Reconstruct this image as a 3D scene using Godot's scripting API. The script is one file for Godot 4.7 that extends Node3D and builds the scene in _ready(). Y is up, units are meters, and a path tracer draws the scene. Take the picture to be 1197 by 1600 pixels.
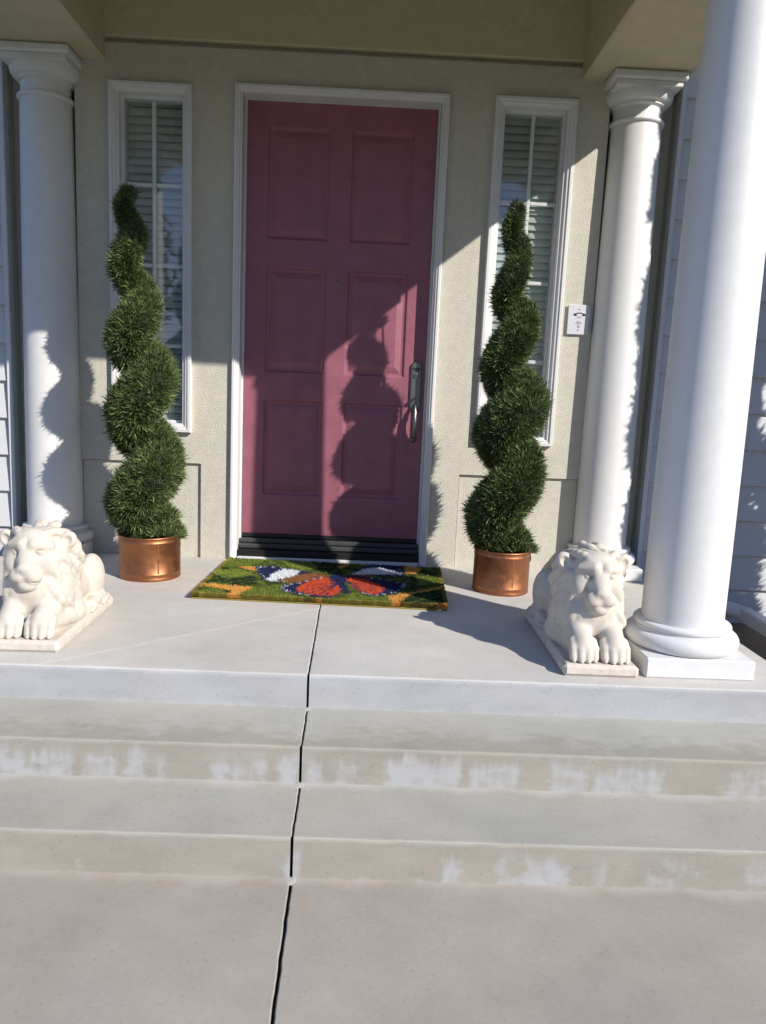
extends Node3D
# World: x right, y up, z towards the street. The porch floor is y = 0, the stucco entry wall is z = 0.

const SUN := Vector3(1.10, 0.88, 1.0)   # direction towards the sun, read from the column and topiary shadows
var rng := RandomNumberGenerator.new()
var M := {}

# ------------------------------------------------------------------ helpers
func tag(o: Node, label: String, category: String, group := "", kind := "") -> Node:
	if label: o.set_meta("label", label)
	if category: o.set_meta("category", category)
	if group: o.set_meta("group", group)
	if kind: o.set_meta("kind", kind)
	return o

func thing(called: String, label: String, category: String, at := Vector3.ZERO, turn := 0.0, group := "") -> Node3D:
	var o := Node3D.new()
	o.name = called
	add_child(o, true)
	o.position = at
	o.rotation.y = turn
	tag(o, label, category, group)
	return o

func setting(called: String) -> Node3D:
	var o := Node3D.new()
	o.name = called
	add_child(o, true)
	o.set_meta("kind", "structure")
	return o

func part(called: String, mesh: Mesh, mat: Material, parent: Node, at := Vector3.ZERO, rot := Vector3.ZERO) -> MeshInstance3D:
	var o := MeshInstance3D.new()
	o.name = called
	o.mesh = mesh
	if mat: o.material_override = mat
	parent.add_child(o, true)
	o.position = at
	o.rotation = rot
	return o

func begin() -> SurfaceTool:
	var st := SurfaceTool.new()
	st.begin(Mesh.PRIMITIVE_TRIANGLES)
	return st

# a, b, c, d run counter-clockwise seen from outside
func quad(st: SurfaceTool, a: Vector3, b: Vector3, c: Vector3, d: Vector3, flat := true) -> void:
	var n := (b - a).cross(d - a)
	if n.length_squared() < 1e-16: n = (c - b).cross(d - b)
	n = n.normalized()
	for p in [a, c, b, a, d, c]:
		if flat: st.set_normal(n)
		st.add_vertex(p)

func quad_uv(st: SurfaceTool, p: Array, uv: Array) -> void:
	var n: Vector3 = (p[1] - p[0]).cross(p[3] - p[0])
	if n.length_squared() < 1e-14: n = (p[2] - p[1]).cross(p[3] - p[1])
	n = n.normalized()
	for i in [0, 2, 1, 0, 3, 2]:
		st.set_normal(n)
		st.set_uv(uv[i])
		st.add_vertex(p[i])

# box from corner to corner with chamfered edges
func cbox(st: SurfaceTool, lo: Vector3, hi: Vector3, e := 0.004) -> void:
	var c := (lo + hi) * 0.5
	var h := (hi - lo) * 0.5
	e = minf(e, minf(h.x, minf(h.y, h.z)) * 0.9)
	var ax := [Vector3.RIGHT, Vector3.UP, Vector3.BACK]
	for k in 3:
		var u: Vector3 = ax[(k + 1) % 3]
		var v: Vector3 = ax[(k + 2) % 3]
		var w: Vector3 = ax[k]
		var hu: float = h[(k + 1) % 3] - e
		var hv: float = h[(k + 2) % 3] - e
		var hw: float = h[k]
		for s in [-1.0, 1.0]:
			var o: Vector3 = c + w * hw * s
			if s > 0: quad(st, o - u * hu - v * hv, o + u * hu - v * hv, o + u * hu + v * hv, o - u * hu + v * hv)
			else: quad(st, o - u * hu - v * hv, o - u * hu + v * hv, o + u * hu + v * hv, o + u * hu - v * hv)
	for k in 3:   # edges along axis k
		var u: Vector3 = ax[(k + 1) % 3]
		var v: Vector3 = ax[(k + 2) % 3]
		var w: Vector3 = ax[k]
		var hu: float = h[(k + 1) % 3]
		var hv: float = h[(k + 2) % 3]
		var hw: float = h[k] - e
		for su in [-1.0, 1.0]:
			for sv in [-1.0, 1.0]:
				var a: Vector3 = c + u * su * hu + v * sv * (hv - e)
				var b: Vector3 = c + u * su * (hu - e) + v * sv * hv
				if su * sv > 0: quad(st, a - w * hw, b - w * hw, b + w * hw, a + w * hw)
				else: quad(st, a + w * hw, b + w * hw, b - w * hw, a - w * hw)
	for sx in [-1.0, 1.0]:
		for sy in [-1.0, 1.0]:
			for sz in [-1.0, 1.0]:
				var px := c + Vector3(sx * h.x, sy * (h.y - e), sz * (h.z - e))
				var py := c + Vector3(sx * (h.x - e), sy * h.y, sz * (h.z - e))
				var pz := c + Vector3(sx * (h.x - e), sy * (h.y - e), sz * h.z)
				var n := Vector3(sx, sy, sz).normalized()
				var tri := [px, py, pz] if sx * sy * sz < 0 else [px, pz, py]
				for q in tri:
					st.set_normal(n)
					st.add_vertex(q)

func box_mesh(lo: Vector3, hi: Vector3, e := 0.004) -> ArrayMesh:
	var st := begin()
	cbox(st, lo, hi, e)
	return st.commit()

# surface of revolution, profile of (radius, height) from bottom to top
func lathe(profile: Array, seg := 48) -> ArrayMesh:
	var st := begin()
	var n := profile.size()
	var sn: Array[Vector2] = []
	for i in n - 1:
		var d: Vector2 = profile[i + 1] - profile[i]
		sn.append(Vector2(d.y, -d.x).normalized())
	for i in n - 1:
		var n0: Vector2 = sn[i]
		var n1: Vector2 = sn[i]
		if i > 0 and sn[i].dot(sn[i - 1]) > 0.75: n0 = (sn[i] + sn[i - 1]).normalized()
		if i < n - 2 and sn[i].dot(sn[i + 1]) > 0.75: n1 = (sn[i] + sn[i + 1]).normalized()
		var p0: Vector2 = profile[i]
		var p1: Vector2 = profile[i + 1]
		for k in seg:
			var a0 := TAU * k / seg
			var a1 := TAU * (k + 1) / seg
			var c0 := Vector3(cos(a0), 0, sin(a0))
			var c1 := Vector3(cos(a1), 0, sin(a1))
			var vs := [c0 * p0.x + Vector3.UP * p0.y, c0 * p1.x + Vector3.UP * p1.y, c1 * p1.x + Vector3.UP * p1.y, c1 * p0.x + Vector3.UP * p0.y]
			var ns := [c0 * n0.x + Vector3.UP * n0.y, c0 * n1.x + Vector3.UP * n1.y, c1 * n1.x + Vector3.UP * n1.y, c1 * n0.x + Vector3.UP * n0.y]
			var us := [Vector2(float(k) / seg, p0.y), Vector2(float(k) / seg, p1.y), Vector2(float(k + 1) / seg, p1.y), Vector2(float(k + 1) / seg, p0.y)]
			for j in [0, 2, 1, 0, 3, 2]:
				st.set_normal(ns[j])
				st.set_uv(us[j])
				st.add_vertex(vs[j])
	return st.commit()

# moulding run round a rectangle: rings of (inset, z); open_bottom leaves out the lower run
func rect_ring(st: SurfaceTool, x0: float, y0: float, x1: float, y1: float, rings: Array, cap := false, open_bottom := false) -> void:
	for i in rings.size() - 1:
		var a: Vector2 = rings[i]
		var b: Vector2 = rings[i + 1]
		var ab := 0.0 if open_bottom else a.x
		var bb := 0.0 if open_bottom else b.x
		var pa := [Vector3(x0 + a.x, y0 + ab, a.y), Vector3(x1 - a.x, y0 + ab, a.y), Vector3(x1 - a.x, y1 - a.x, a.y), Vector3(x0 + a.x, y1 - a.x, a.y)]
		var pb := [Vector3(x0 + b.x, y0 + bb, b.y), Vector3(x1 - b.x, y0 + bb, b.y), Vector3(x1 - b.x, y1 - b.x, b.y), Vector3(x0 + b.x, y1 - b.x, b.y)]
		for k in 4:
			if open_bottom and k == 0: continue
			var l := (k + 1) % 4
			quad(st, pa[k], pa[l], pb[l], pb[k])
	if cap:
		var c: Vector2 = rings[rings.size() - 1]
		quad(st, Vector3(x0 + c.x, y0 + c.x, c.y), Vector3(x1 - c.x, y0 + c.x, c.y), Vector3(x1 - c.x, y1 - c.x, c.y), Vector3(x0 + c.x, y1 - c.x, c.y))

# flat plate in the xy plane with rectangular holes
func plate(st: SurfaceTool, r: Array, holes: Array, zf: float, zb: float) -> void:
	var xs := [r[0], r[2]]
	var ys := [r[1], r[3]]
	for h in holes:
		xs.append(clampf(h[0], r[0], r[2])); xs.append(clampf(h[2], r[0], r[2])); ys.append(clampf(h[1], r[1], r[3])); ys.append(clampf(h[3], r[1], r[3]))
	xs.sort(); ys.sort()
	var nx := xs.size() - 1
	var ny := ys.size() - 1
	var solid := func(i: int, j: int) -> bool:
		if i < 0 or j < 0 or i >= nx or j >= ny: return false
		var cx: float = (xs[i] + xs[i + 1]) * 0.5
		var cy: float = (ys[j] + ys[j + 1]) * 0.5
		for h in holes:
			if cx > h[0] and cx < h[2] and cy > h[1] and cy < h[3]: return false
		return true
	for i in nx:
		if xs[i + 1] - xs[i] < 1e-5: continue
		for j in ny:
			if ys[j + 1] - ys[j] < 1e-5 or not solid.call(i, j): continue
			var x0: float = xs[i]; var x1: float = xs[i + 1]; var y0: float = ys[j]; var y1: float = ys[j + 1]
			quad(st, Vector3(x0, y0, zf), Vector3(x1, y0, zf), Vector3(x1, y1, zf), Vector3(x0, y1, zf))
			quad(st, Vector3(x1, y0, zb), Vector3(x0, y0, zb), Vector3(x0, y1, zb), Vector3(x1, y1, zb))
			var il := i - 1
			while il >= 0 and xs[il + 1] - xs[il] < 1e-5: il -= 1
			var ir := i + 1
			while ir < nx and xs[ir + 1] - xs[ir] < 1e-5: ir += 1
			var jd := j - 1
			while jd >= 0 and ys[jd + 1] - ys[jd] < 1e-5: jd -= 1
			var ju := j + 1
			while ju < ny and ys[ju + 1] - ys[ju] < 1e-5: ju += 1
			if not solid.call(il, j): quad(st, Vector3(x0, y0, zb), Vector3(x0, y0, zf), Vector3(x0, y1, zf), Vector3(x0, y1, zb))
			if not solid.call(ir, j): quad(st, Vector3(x1, y0, zf), Vector3(x1, y0, zb), Vector3(x1, y1, zb), Vector3(x1, y1, zf))
			if not solid.call(i, jd): quad(st, Vector3(x0, y0, zb), Vector3(x1, y0, zb), Vector3(x1, y0, zf), Vector3(x0, y0, zf))
			if not solid.call(i, ju): quad(st, Vector3(x0, y1, zf), Vector3(x1, y1, zf), Vector3(x1, y1, zb), Vector3(x0, y1, zb))

# tube along points with radii
func tube(st: SurfaceTool, pts: Array, radii: Array, seg := 12, squash := 1.0) -> void:
	var rings := []
	var norms := []
	var side := Vector3.ZERO
	for i in pts.size():
		var t: Vector3 = (pts[mini(i + 1, pts.size() - 1)] - pts[maxi(i - 1, 0)]).normalized()
		if i == 0:
			side = t.cross(Vector3.UP if absf(t.y) < 0.9 else Vector3.RIGHT).normalized()
		else:
			side = (side - t * side.dot(t)).normalized()
		var up := side.cross(t)
		var ring := []
		var nn := []
		for k in seg:
			var a := TAU * k / seg
			var d := side * cos(a) + up * sin(a) * squash
			ring.append(pts[i] + d * radii[i])
			nn.append(d.normalized())
		rings.append(ring)
		norms.append(nn)
	for i in pts.size() - 1:
		for k in seg:
			var l := (k + 1) % seg
			var ps := [rings[i][k], rings[i + 1][k], rings[i + 1][l], rings[i][l]]
			var ns := [norms[i][k], norms[i + 1][k], norms[i + 1][l], norms[i][l]]
			for j in [0, 2, 1, 0, 3, 2]:
				st.set_normal(ns[j])
				st.add_vertex(ps[j])
	for e in [0, pts.size() - 1]:
		var t: Vector3 = (pts[1] - pts[0]).normalized() * -1.0 if e == 0 else (pts[e] - pts[e - 1]).normalized()
		for k in seg:
			var l := (k + 1) % seg
			var tri := [pts[e], rings[e][l], rings[e][k]] if e == 0 else [pts[e], rings[e][k], rings[e][l]]
			for q in tri:
				st.set_normal(t)
				st.add_vertex(q)

func col(r: float, g: float, b: float) -> Color:   # real-world (linear) base colour
	return Color(r, g, b).linear_to_srgb()

func noise(seed_: int, freq: float, oct := 4, kind := FastNoiseLite.TYPE_SIMPLEX_SMOOTH) -> FastNoiseLite:
	var n := FastNoiseLite.new()
	n.noise_type = kind
	n.seed = seed_
	n.frequency = freq
	n.fractal_octaves = oct
	if oct == 1: n.fractal_type = FastNoiseLite.FRACTAL_NONE
	return n

# seamless noise texture; low..high are the grey levels of its ends
func noise_tex(seed_: int, freq: float, oct: int, size := 512, a := Color(0, 0, 0), b := Color(1, 1, 1)) -> ImageTexture:
	var im := noise(seed_, freq, oct).get_seamless_image(size, size, false, false, 0.15, true)
	im.convert(Image.FORMAT_RGB8)
	var d := im.get_data()
	for i in size * size:
		var v := d[i * 3] / 255.0
		d[i * 3] = int(255.0 * lerpf(a.r, b.r, v))
		d[i * 3 + 1] = int(255.0 * lerpf(a.g, b.g, v))
		d[i * 3 + 2] = int(255.0 * lerpf(a.b, b.b, v))
	return ImageTexture.create_from_image(Image.create_from_data(size, size, false, Image.FORMAT_RGB8, d))

func normal_tex(seed_: int, freq: float, oct: int, bump: float, size := 512) -> ImageTexture:
	var im := noise(seed_, freq, oct).get_seamless_image(size, size, false, false, 0.15, true)
	im.convert(Image.FORMAT_RGBA8)
	im.bump_map_to_normal_map(bump)
	return ImageTexture.create_from_image(im)

func mat(c: Color, rough := 0.8, metal := 0.0) -> StandardMaterial3D:
	var m := StandardMaterial3D.new()
	m.albedo_color = c
	m.roughness = rough
	m.metallic = metal
	return m

# colour texture in world space, scale in metres per repeat, with optional relief
func world_mat(c: Color, tex: Texture2D, repeat: float, rough: float, nrm: Texture2D = null, nscale := 1.0) -> StandardMaterial3D:
	var m := mat(c, rough)
	m.albedo_texture = tex
	m.uv1_triplanar = true
	m.uv1_world_triplanar = true
	m.uv1_scale = Vector3.ONE / repeat
	if nrm:
		m.normal_enabled = true
		m.normal_texture = nrm
		m.normal_scale = nscale
	return m

func paint(w: int, h: int, f: Callable) -> ImageTexture:
	var d := PackedByteArray()
	d.resize(w * h * 3)
	var i := 0
	for y in h:
		for x in w:
			var c: Color = f.call(x, y)
			d[i] = clampi(int(c.r * 255.0), 0, 255)
			d[i + 1] = clampi(int(c.g * 255.0), 0, 255)
			d[i + 2] = clampi(int(c.b * 255.0), 0, 255)
			i += 3
	var im := Image.create_from_data(w, h, false, Image.FORMAT_RGB8, d)
	return ImageTexture.create_from_image(im)

# ------------------------------------------------------------------ sculpting: a distance grid joined with smooth minima, meshed as surface nets
var G := PackedFloat32Array()
var g_lo := Vector3.ZERO
var g_n := Vector3i.ZERO
var g_c := 0.004

func grid_begin(lo: Vector3, hi: Vector3, cell: float) -> void:
	g_lo = lo
	g_c = cell
	g_n = Vector3i(((hi - lo) / cell).ceil()) + Vector3i.ONE
	G.resize(g_n.x * g_n.y * g_n.z)
	G.fill(1.0)

func g_range(lo: Vector3, hi: Vector3) -> Array:
	var a := Vector3i(((lo - g_lo) / g_c).floor()).clamp(Vector3i.ZERO, g_n - Vector3i.ONE)
	var b := Vector3i(((hi - g_lo) / g_c).ceil()).clamp(Vector3i.ZERO, g_n - Vector3i.ONE)
	return [a, b]

# round cone a (radius ra) to b (radius rb); k is the blend; cut takes it away
func bone(a: Vector3, b: Vector3, ra: float, rb: float, k := 0.012, cut := false) -> void:
	var m := maxf(ra, rb) + k + 0.012
	var r := g_range(a.min(b) - Vector3.ONE * m, a.max(b) + Vector3.ONE * m)
	var lo: Vector3i = r[0]
	var hi: Vector3i = r[1]
	var ab := b - a
	var il := 1.0 / maxf(ab.length_squared(), 1e-9)
	for z in range(lo.z, hi.z + 1):
		for y in range(lo.y, hi.y + 1):
			var idx := (z * g_n.y + y) * g_n.x + lo.x
			var p := g_lo + Vector3(lo.x, y, z) * g_c - a
			for x in range(lo.x, hi.x + 1):
				var t := clampf(p.dot(ab) * il, 0.0, 1.0)
				var d := (p - ab * t).length() - (ra + (rb - ra) * t)
				var o := G[idx]
				if cut:
					d = -d
					var h := maxf(k - absf(d - o), 0.0)
					G[idx] = maxf(d, o) + h * h / (4.0 * k)
				else:
					var h := maxf(k - absf(d - o), 0.0)
					G[idx] = minf(d, o) - h * h / (4.0 * k)
				idx += 1
				p.x += g_c

func blob(c: Vector3, rad: Vector3, k := 0.015, cut := false, rot := Vector3.ZERO) -> void:
	var big := maxf(rad.x, maxf(rad.y, rad.z))
	var ext := rad if rot == Vector3.ZERO else Vector3.ONE * big
	var m := Vector3.ONE * (k + 0.014)
	var r := g_range(c - ext - m, c + ext + m)
	var lo: Vector3i = r[0]
	var hi: Vector3i = r[1]
	var B := Basis.from_euler(rot).inverse()
	var ir := Vector3(1.0 / rad.x, 1.0 / rad.y, 1.0 / rad.z)
	var dx := B * Vector3(g_c, 0, 0)
	for z in range(lo.z, hi.z + 1):
		for y in range(lo.y, hi.y + 1):
			var idx := (z * g_n.y + y) * g_n.x + lo.x
			var p := B * (g_lo + Vector3(lo.x, y, z) * g_c - c)
			for x in range(lo.x, hi.x + 1):
				var q := p * ir
				var k0 := q.length()
				var d := k0 * (k0 - 1.0) / maxf((q * ir).length(), 1e-6)
				var o := G[idx]
				if cut:
					d = -d
					var h := maxf(k - absf(d - o), 0.0)
					G[idx] = maxf(d, o) + h * h / (4.0 * k)
				else:
					var h := maxf(k - absf(d - o), 0.0)
					G[idx] = minf(d, o) - h * h / (4.0 * k)
				idx += 1
				p += dx

func strand(pts: Array, r0: float, r1: float, k := 0.004, cut := false) -> void:
	# a curved lock through three or four points
	var c := Curve3D.new()
	for i in pts.size():
		var t: Vector3 = (pts[mini(i + 1, pts.size() - 1)] - pts[maxi(i - 1, 0)]) / 6.0
		c.add_point(pts[i], -t, t)
	var n := 6
	var prev := c.sample_baked(0.0, true)
	for i in n:
		var q := c.sample_baked(c.get_baked_length() * (i + 1) / n, true)
		bone(prev, q, lerpf(r0, r1, float(i) / n), lerpf(r0, r1, float(i + 1) / n), k, cut)
		prev = q

# wear: soften the sculpted surface a little
func weather(passes: int) -> void:
	var nx := g_n.x
	var nxy := g_n.x * g_n.y
	for p in passes:
		var S := G.duplicate()
		for z in range(1, g_n.z - 1):
			for y in range(1, g_n.y - 1):
				var i := z * nxy + y * nx + 1
				for x in range(1, nx - 1):
					if absf(S[i]) < 0.014:
						G[i] = S[i] * 0.4 + (S[i - 1] + S[i + 1] + S[i - nx] + S[i + nx] + S[i - nxy] + S[i + nxy]) * 0.1
					i += 1

func grid_mesh() -> ArrayMesh:
	var nx := g_n.x
	var nxy := g_n.x * g_n.y
	var vid := PackedInt32Array()
	vid.resize(G.size())
	vid.fill(-1)
	var V := PackedVector3Array()
	var N := PackedVector3Array()
	var I := PackedInt32Array()
	var off := [0, 1, nx, nx + 1, nxy, nxy + 1, nxy + nx, nxy + nx + 1]
	var cp := [Vector3(0, 0, 0), Vector3(1, 0, 0), Vector3(0, 1, 0), Vector3(1, 1, 0), Vector3(0, 0, 1), Vector3(1, 0, 1), Vector3(0, 1, 1), Vector3(1, 1, 1)]
	var ed := [[0, 1], [2, 3], [4, 5], [6, 7], [0, 2], [1, 3], [4, 6], [5, 7], [0, 4], [1, 5], [2, 6], [3, 7]]
	var lim := g_c * 2.2
	for z in g_n.z - 1:
		for y in g_n.y - 1:
			var i := z * nxy + y * nx
			for x in g_n.x - 1:
				var g0 := G[i]
				if absf(g0) < lim:
					var s := 0
					for c in 8:
						if G[i + off[c]] < 0.0: s |= 1 << c
					if s != 0 and s != 255:
						var sum := Vector3.ZERO
						var cnt := 0
						for e in ed:
							var a: float = G[i + off[e[0]]]
							var b: float = G[i + off[e[1]]]
							if (a < 0.0) != (b < 0.0):
								sum += cp[e[0]].lerp(cp[e[1]], a / (a - b))
								cnt += 1
						var f := sum / cnt
						var gr := Vector3(
							(G[i + 1] - G[i] + G[i + nx + 1] - G[i + nx] + G[i + nxy + 1] - G[i + nxy] + G[i + nxy + nx + 1] - G[i + nxy + nx]),
							(G[i + nx] - G[i] + G[i + nx + 1] - G[i + 1] + G[i + nxy + nx] - G[i + nxy] + G[i + nxy + nx + 1] - G[i + nxy + 1]),
							(G[i + nxy] - G[i] + G[i + nxy + 1] - G[i + 1] + G[i + nxy + nx] - G[i + nx] + G[i + nxy + nx + 1] - G[i + nx + 1]))
						vid[i] = V.size()
						V.append(g_lo + (Vector3(x, y, z) + f) * g_c)
						N.append(gr.normalized())
				i += 1
	var ax := [1, nx, nxy]
	for z in range(1, g_n.z - 1):
		for y in range(1, g_n.y - 1):
			var i := z * nxy + y * nx + 1
			for x in range(1, g_n.x - 1):
				var a := G[i]
				if absf(a) < lim and vid[i] >= 0:
					for k in 3:
						var b: float = G[i + ax[k]]
						if (a < 0.0) == (b < 0.0): continue
						var u: int = ax[(k + 1) % 3]
						var v: int = ax[(k + 2) % 3]
						var q0 := vid[i]
						var q1 := vid[i - u]
						var q2 := vid[i - u - v]
						var q3 := vid[i - v]
						if q1 < 0 or q2 < 0 or q3 < 0: continue
						# seen from +k the ring q0 q1 q2 q3 runs counter-clockwise
						if a < 0.0: I.append_array([q0, q2, q1, q0, q3, q2])
						else: I.append_array([q0, q1, q2, q0, q2, q3])
				i += 1
	var arr := []
	arr.resize(Mesh.ARRAY_MAX)
	arr[Mesh.ARRAY_VERTEX] = V
	arr[Mesh.ARRAY_NORMAL] = N
	arr[Mesh.ARRAY_INDEX] = I
	var m := ArrayMesh.new()
	m.add_surface_from_arrays(Mesh.PRIMITIVE_TRIANGLES, arr)
	return m

# recumbent lion facing +z; origin under the middle of its base slab
func lion_mesh() -> ArrayMesh:
	grid_begin(Vector3(-0.172, 0.03, -0.385), Vector3(0.172, 0.475, 0.392), 0.004)
	# trunk, chest, back
	bone(Vector3(0, 0.16, 0.08), Vector3(0, 0.155, -0.24), 0.105, 0.108, 0.02)
	blob(Vector3(0, 0.17, 0.14), Vector3(0.122, 0.14, 0.13), 0.03)
	blob(Vector3(0, 0.15, -0.29), Vector3(0.108, 0.105, 0.075), 0.03)
	# a skirt of stone joins the belly to the slab
	blob(Vector3(0, 0.05, -0.06), Vector3(0.128, 0.06, 0.30), 0.02)
	for s in [-1.0, 1.0]:
		# folded hind leg: thigh dome, shank, long foot
		blob(Vector3(s * 0.088, 0.165, -0.225), Vector3(0.053, 0.105, 0.098), 0.008, false, Vector3(0.25, 0, 0))
		bone(Vector3(s * 0.112, 0.085, -0.24), Vector3(s * 0.118, 0.068, -0.10), 0.032, 0.027, 0.008)
		for t in 3:
			bone(Vector3(s * (0.105 + t * 0.016), 0.064, -0.11), Vector3(s * (0.102 + t * 0.017), 0.056, -0.06), 0.015, 0.012, 0.004)
		# shoulder, upper arm, forearm
		bone(Vector3(s * 0.082, 0.19, 0.1), Vector3(s * 0.096, 0.095, 0.075), 0.062, 0.05, 0.02)
		bone(Vector3(s * 0.098, 0.085, 0.07), Vector3(s * 0.064, 0.095, 0.25), 0.05, 0.043, 0.014)
		bone(Vector3(s * 0.068, 0.165, 0.19), Vector3(s * 0.060, 0.108, 0.318), 0.048, 0.041, 0.02)
		blob(Vector3(s * 0.06, 0.088, 0.315), Vector3(0.05, 0.04, 0.045), 0.012)
		bone(Vector3(s * 0.062, 0.055, 0.1), Vector3(s * 0.06, 0.05, 0.33), 0.045, 0.03, 0.01)
		for t in 4:
			var tx: float = s * 0.06 + (t - 1.5) * 0.0265
			var back := 0.010 * absf(t - 1.5)
			bone(Vector3(tx, 0.118, 0.326 - back), Vector3(tx, 0.098, 0.350 - back), 0.015, 0.0165, 0.010)
			bone(Vector3(tx, 0.098, 0.350 - back), Vector3(tx, 0.064, 0.363 - back), 0.0170, 0.0165, 0.004)
			blob(Vector3(tx, 0.054, 0.374 - back), Vector3(0.008, 0.007, 0.009), 0.003)
	# tail laid along one side, tuft on the slab
	strand([Vector3(0.02, 0.09, -0.355), Vector3(0.085, 0.06, -0.35), Vector3(0.128, 0.06, -0.30), Vector3(0.132, 0.058, -0.22)], 0.017, 0.02, 0.006)
	strand([Vector3(-0.02, 0.09, -0.355), Vector3(-0.085, 0.06, -0.35), Vector3(-0.128, 0.06, -0.30), Vector3(-0.132, 0.058, -0.24)], 0.014, 0.017, 0.006)
	# mane mass
	blob(Vector3(0, 0.30, 0.12), Vector3(0.128, 0.138, 0.125), 0.03)
	blob(Vector3(0, 0.215, 0.165), Vector3(0.132, 0.110, 0.120), 0.03)
	# skull and face
	blob(Vector3(0, 0.352, 0.19), Vector3(0.094, 0.092, 0.095), 0.02)
	blob(Vector3(0, 0.40, 0.218), Vector3(0.066, 0.046, 0.055), 0.02)
	blob(Vector3(0, 0.342, 0.268), Vector3(0.040, 0.062, 0.040), 0.014, false, Vector3(-0.55, 0, 0))      # bridge of the nose
	blob(Vector3(0, 0.306, 0.316), Vector3(0.028, 0.019, 0.018), 0.010)               # nose pad
	for s in [-1.0, 1.0]:
		blob(Vector3(s * 0.026, 0.276, 0.294), Vector3(0.035, 0.033, 0.032), 0.016)       # whisker pad
		blob(Vector3(s * 0.062, 0.315, 0.22), Vector3(0.042, 0.055, 0.05), 0.018)      # cheek
		bone(Vector3(s * 0.022, 0.392, 0.268), Vector3(s * 0.07, 0.385, 0.238), 0.023, 0.018, 0.012)   # brow
		blob(Vector3(s * 0.046, 0.36, 0.272), Vector3(0.02, 0.015, 0.018), 0.006, true)    # socket
		blob(Vector3(s * 0.045, 0.359, 0.26), Vector3(0.015, 0.0115, 0.012), 0.003)       # eye
		bone(Vector3(s * 0.03, 0.368, 0.27), Vector3(s * 0.06, 0.366, 0.26), 0.005, 0.004, 0.003)      # upper lid
		bone(Vector3(s * 0.032, 0.345, 0.272), Vector3(s * 0.058, 0.348, 0.262), 0.0045, 0.0035, 0.003)   # lower lid
		blob(Vector3(s * 0.013, 0.297, 0.335), Vector3(0.006, 0.0045, 0.008), 0.003, true)   # nostril
		strand([Vector3(0, 0.266, 0.328), Vector3(s * 0.025, 0.253, 0.322), Vector3(s * 0.055, 0.258, 0.290)], 0.005, 0.004, 0.004, true)   # mouth line
		strand([Vector3(s * 0.03, 0.33, 0.31), Vector3(s * 0.05, 0.30, 0.285), Vector3(s * 0.07, 0.265, 0.27)], 0.004, 0.003, 0.006, true)
		# ear: a rounded cup
		blob(Vector3(s * 0.117, 0.398, 0.165), Vector3(0.032, 0.036, 0.020), 0.006, false, Vector3(0, s * 0.25, -s * 0.5))
		blob(Vector3(s * 0.117, 0.396, 0.187), Vector3(0.018, 0.022, 0.016), 0.005, true, Vector3(0, s * 0.25, -s * 0.5))
	bone(Vector3(0, 0.290, 0.334), Vector3(0, 0.266, 0.330), 0.003, 0.003, 0.004, true)
	bone(Vector3(0, 0.435, 0.27), Vector3(0, 0.39, 0.29), 0.004, 0.003, 0.008, true)   # furrow between the brows
	blob(Vector3(0, 0.238, 0.285), Vector3(0.036, 0.024, 0.032), 0.010)               # chin
	# locks of the mane: broad shallow locks swept back from the face
	rng.seed = 77
	for row in 3:
		var cnt: int = [13, 14, 14][row]
		for i in cnt:
			var a := TAU * (i + 0.5 * row + rng.randf_range(-0.2, 0.2)) / cnt
			var ca := cos(a)
			var sa := sin(a)
			if sa < -0.5 and absf(ca) < 0.6: continue    # under the chin the beard takes over
			if row == 0 and sa > 0.3 and absf(ca) > 0.55 and absf(ca) < 0.95: continue     # room for the ears
			var c0 := Vector3(0, 0.342, 0.207 - row * 0.05)
			var e0: float = [0.082, 0.100, 0.108][row]
			var e1: float = [0.108, 0.124, 0.128][row]
			var top: float = 1.0 if sa < 0.0 else 0.80
			var curl := rng.randf_range(0.015, 0.035) * (1.0 if ca > 0 else -1.0)
			var drop := -0.03 if absf(ca) > 0.35 else 0.0
			var p0 := c0 + Vector3(ca * e0, sa * e0 * top, 0.012)
			var p1 := c0 + Vector3(ca * lerpf(e0, e1, 0.7), sa * lerpf(e0, e1, 0.7) * top, -0.012)
			var p2 := c0 + Vector3(ca * e1 + curl * 0.3, sa * e1 * top + drop, -0.04)
			var p3 := c0 + Vector3(ca * e1 * 0.97 - curl * 0.4, sa * e1 * top + drop * 2.3, -0.062)
			strand([p0, p1, p2, p3], 0.018, 0.013, 0.011)
	# hair drawn back over the crown
	for i in 5:
		var x := (i - 2) * 0.026
		strand([Vector3(x * 0.5, 0.41, 0.25), Vector3(x, 0.429, 0.215), Vector3(x * 1.5, 0.43, 0.17), Vector3(x * 1.8, 0.415, 0.12)], 0.013, 0.017, 0.008)
	# beard and chest: a few large curls
	for i in 6:
		var x := (i - 2.5) * 0.037 + rng.randf_range(-0.005, 0.005)
		var f := 1.0 - absf(x) / 0.16
		strand([Vector3(x * 0.7, 0.235, 0.228 + 0.03 * f), Vector3(x, 0.2, 0.228 + 0.035 * f), Vector3(x * 1.05 + 0.012, 0.168, 0.218 + 0.04 * f), Vector3(x * 1.05 - 0.008, 0.146 + 0.01 * absf(i - 2.5), 0.21 + 0.035 * f)], 0.022, 0.014, 0.010)
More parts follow.
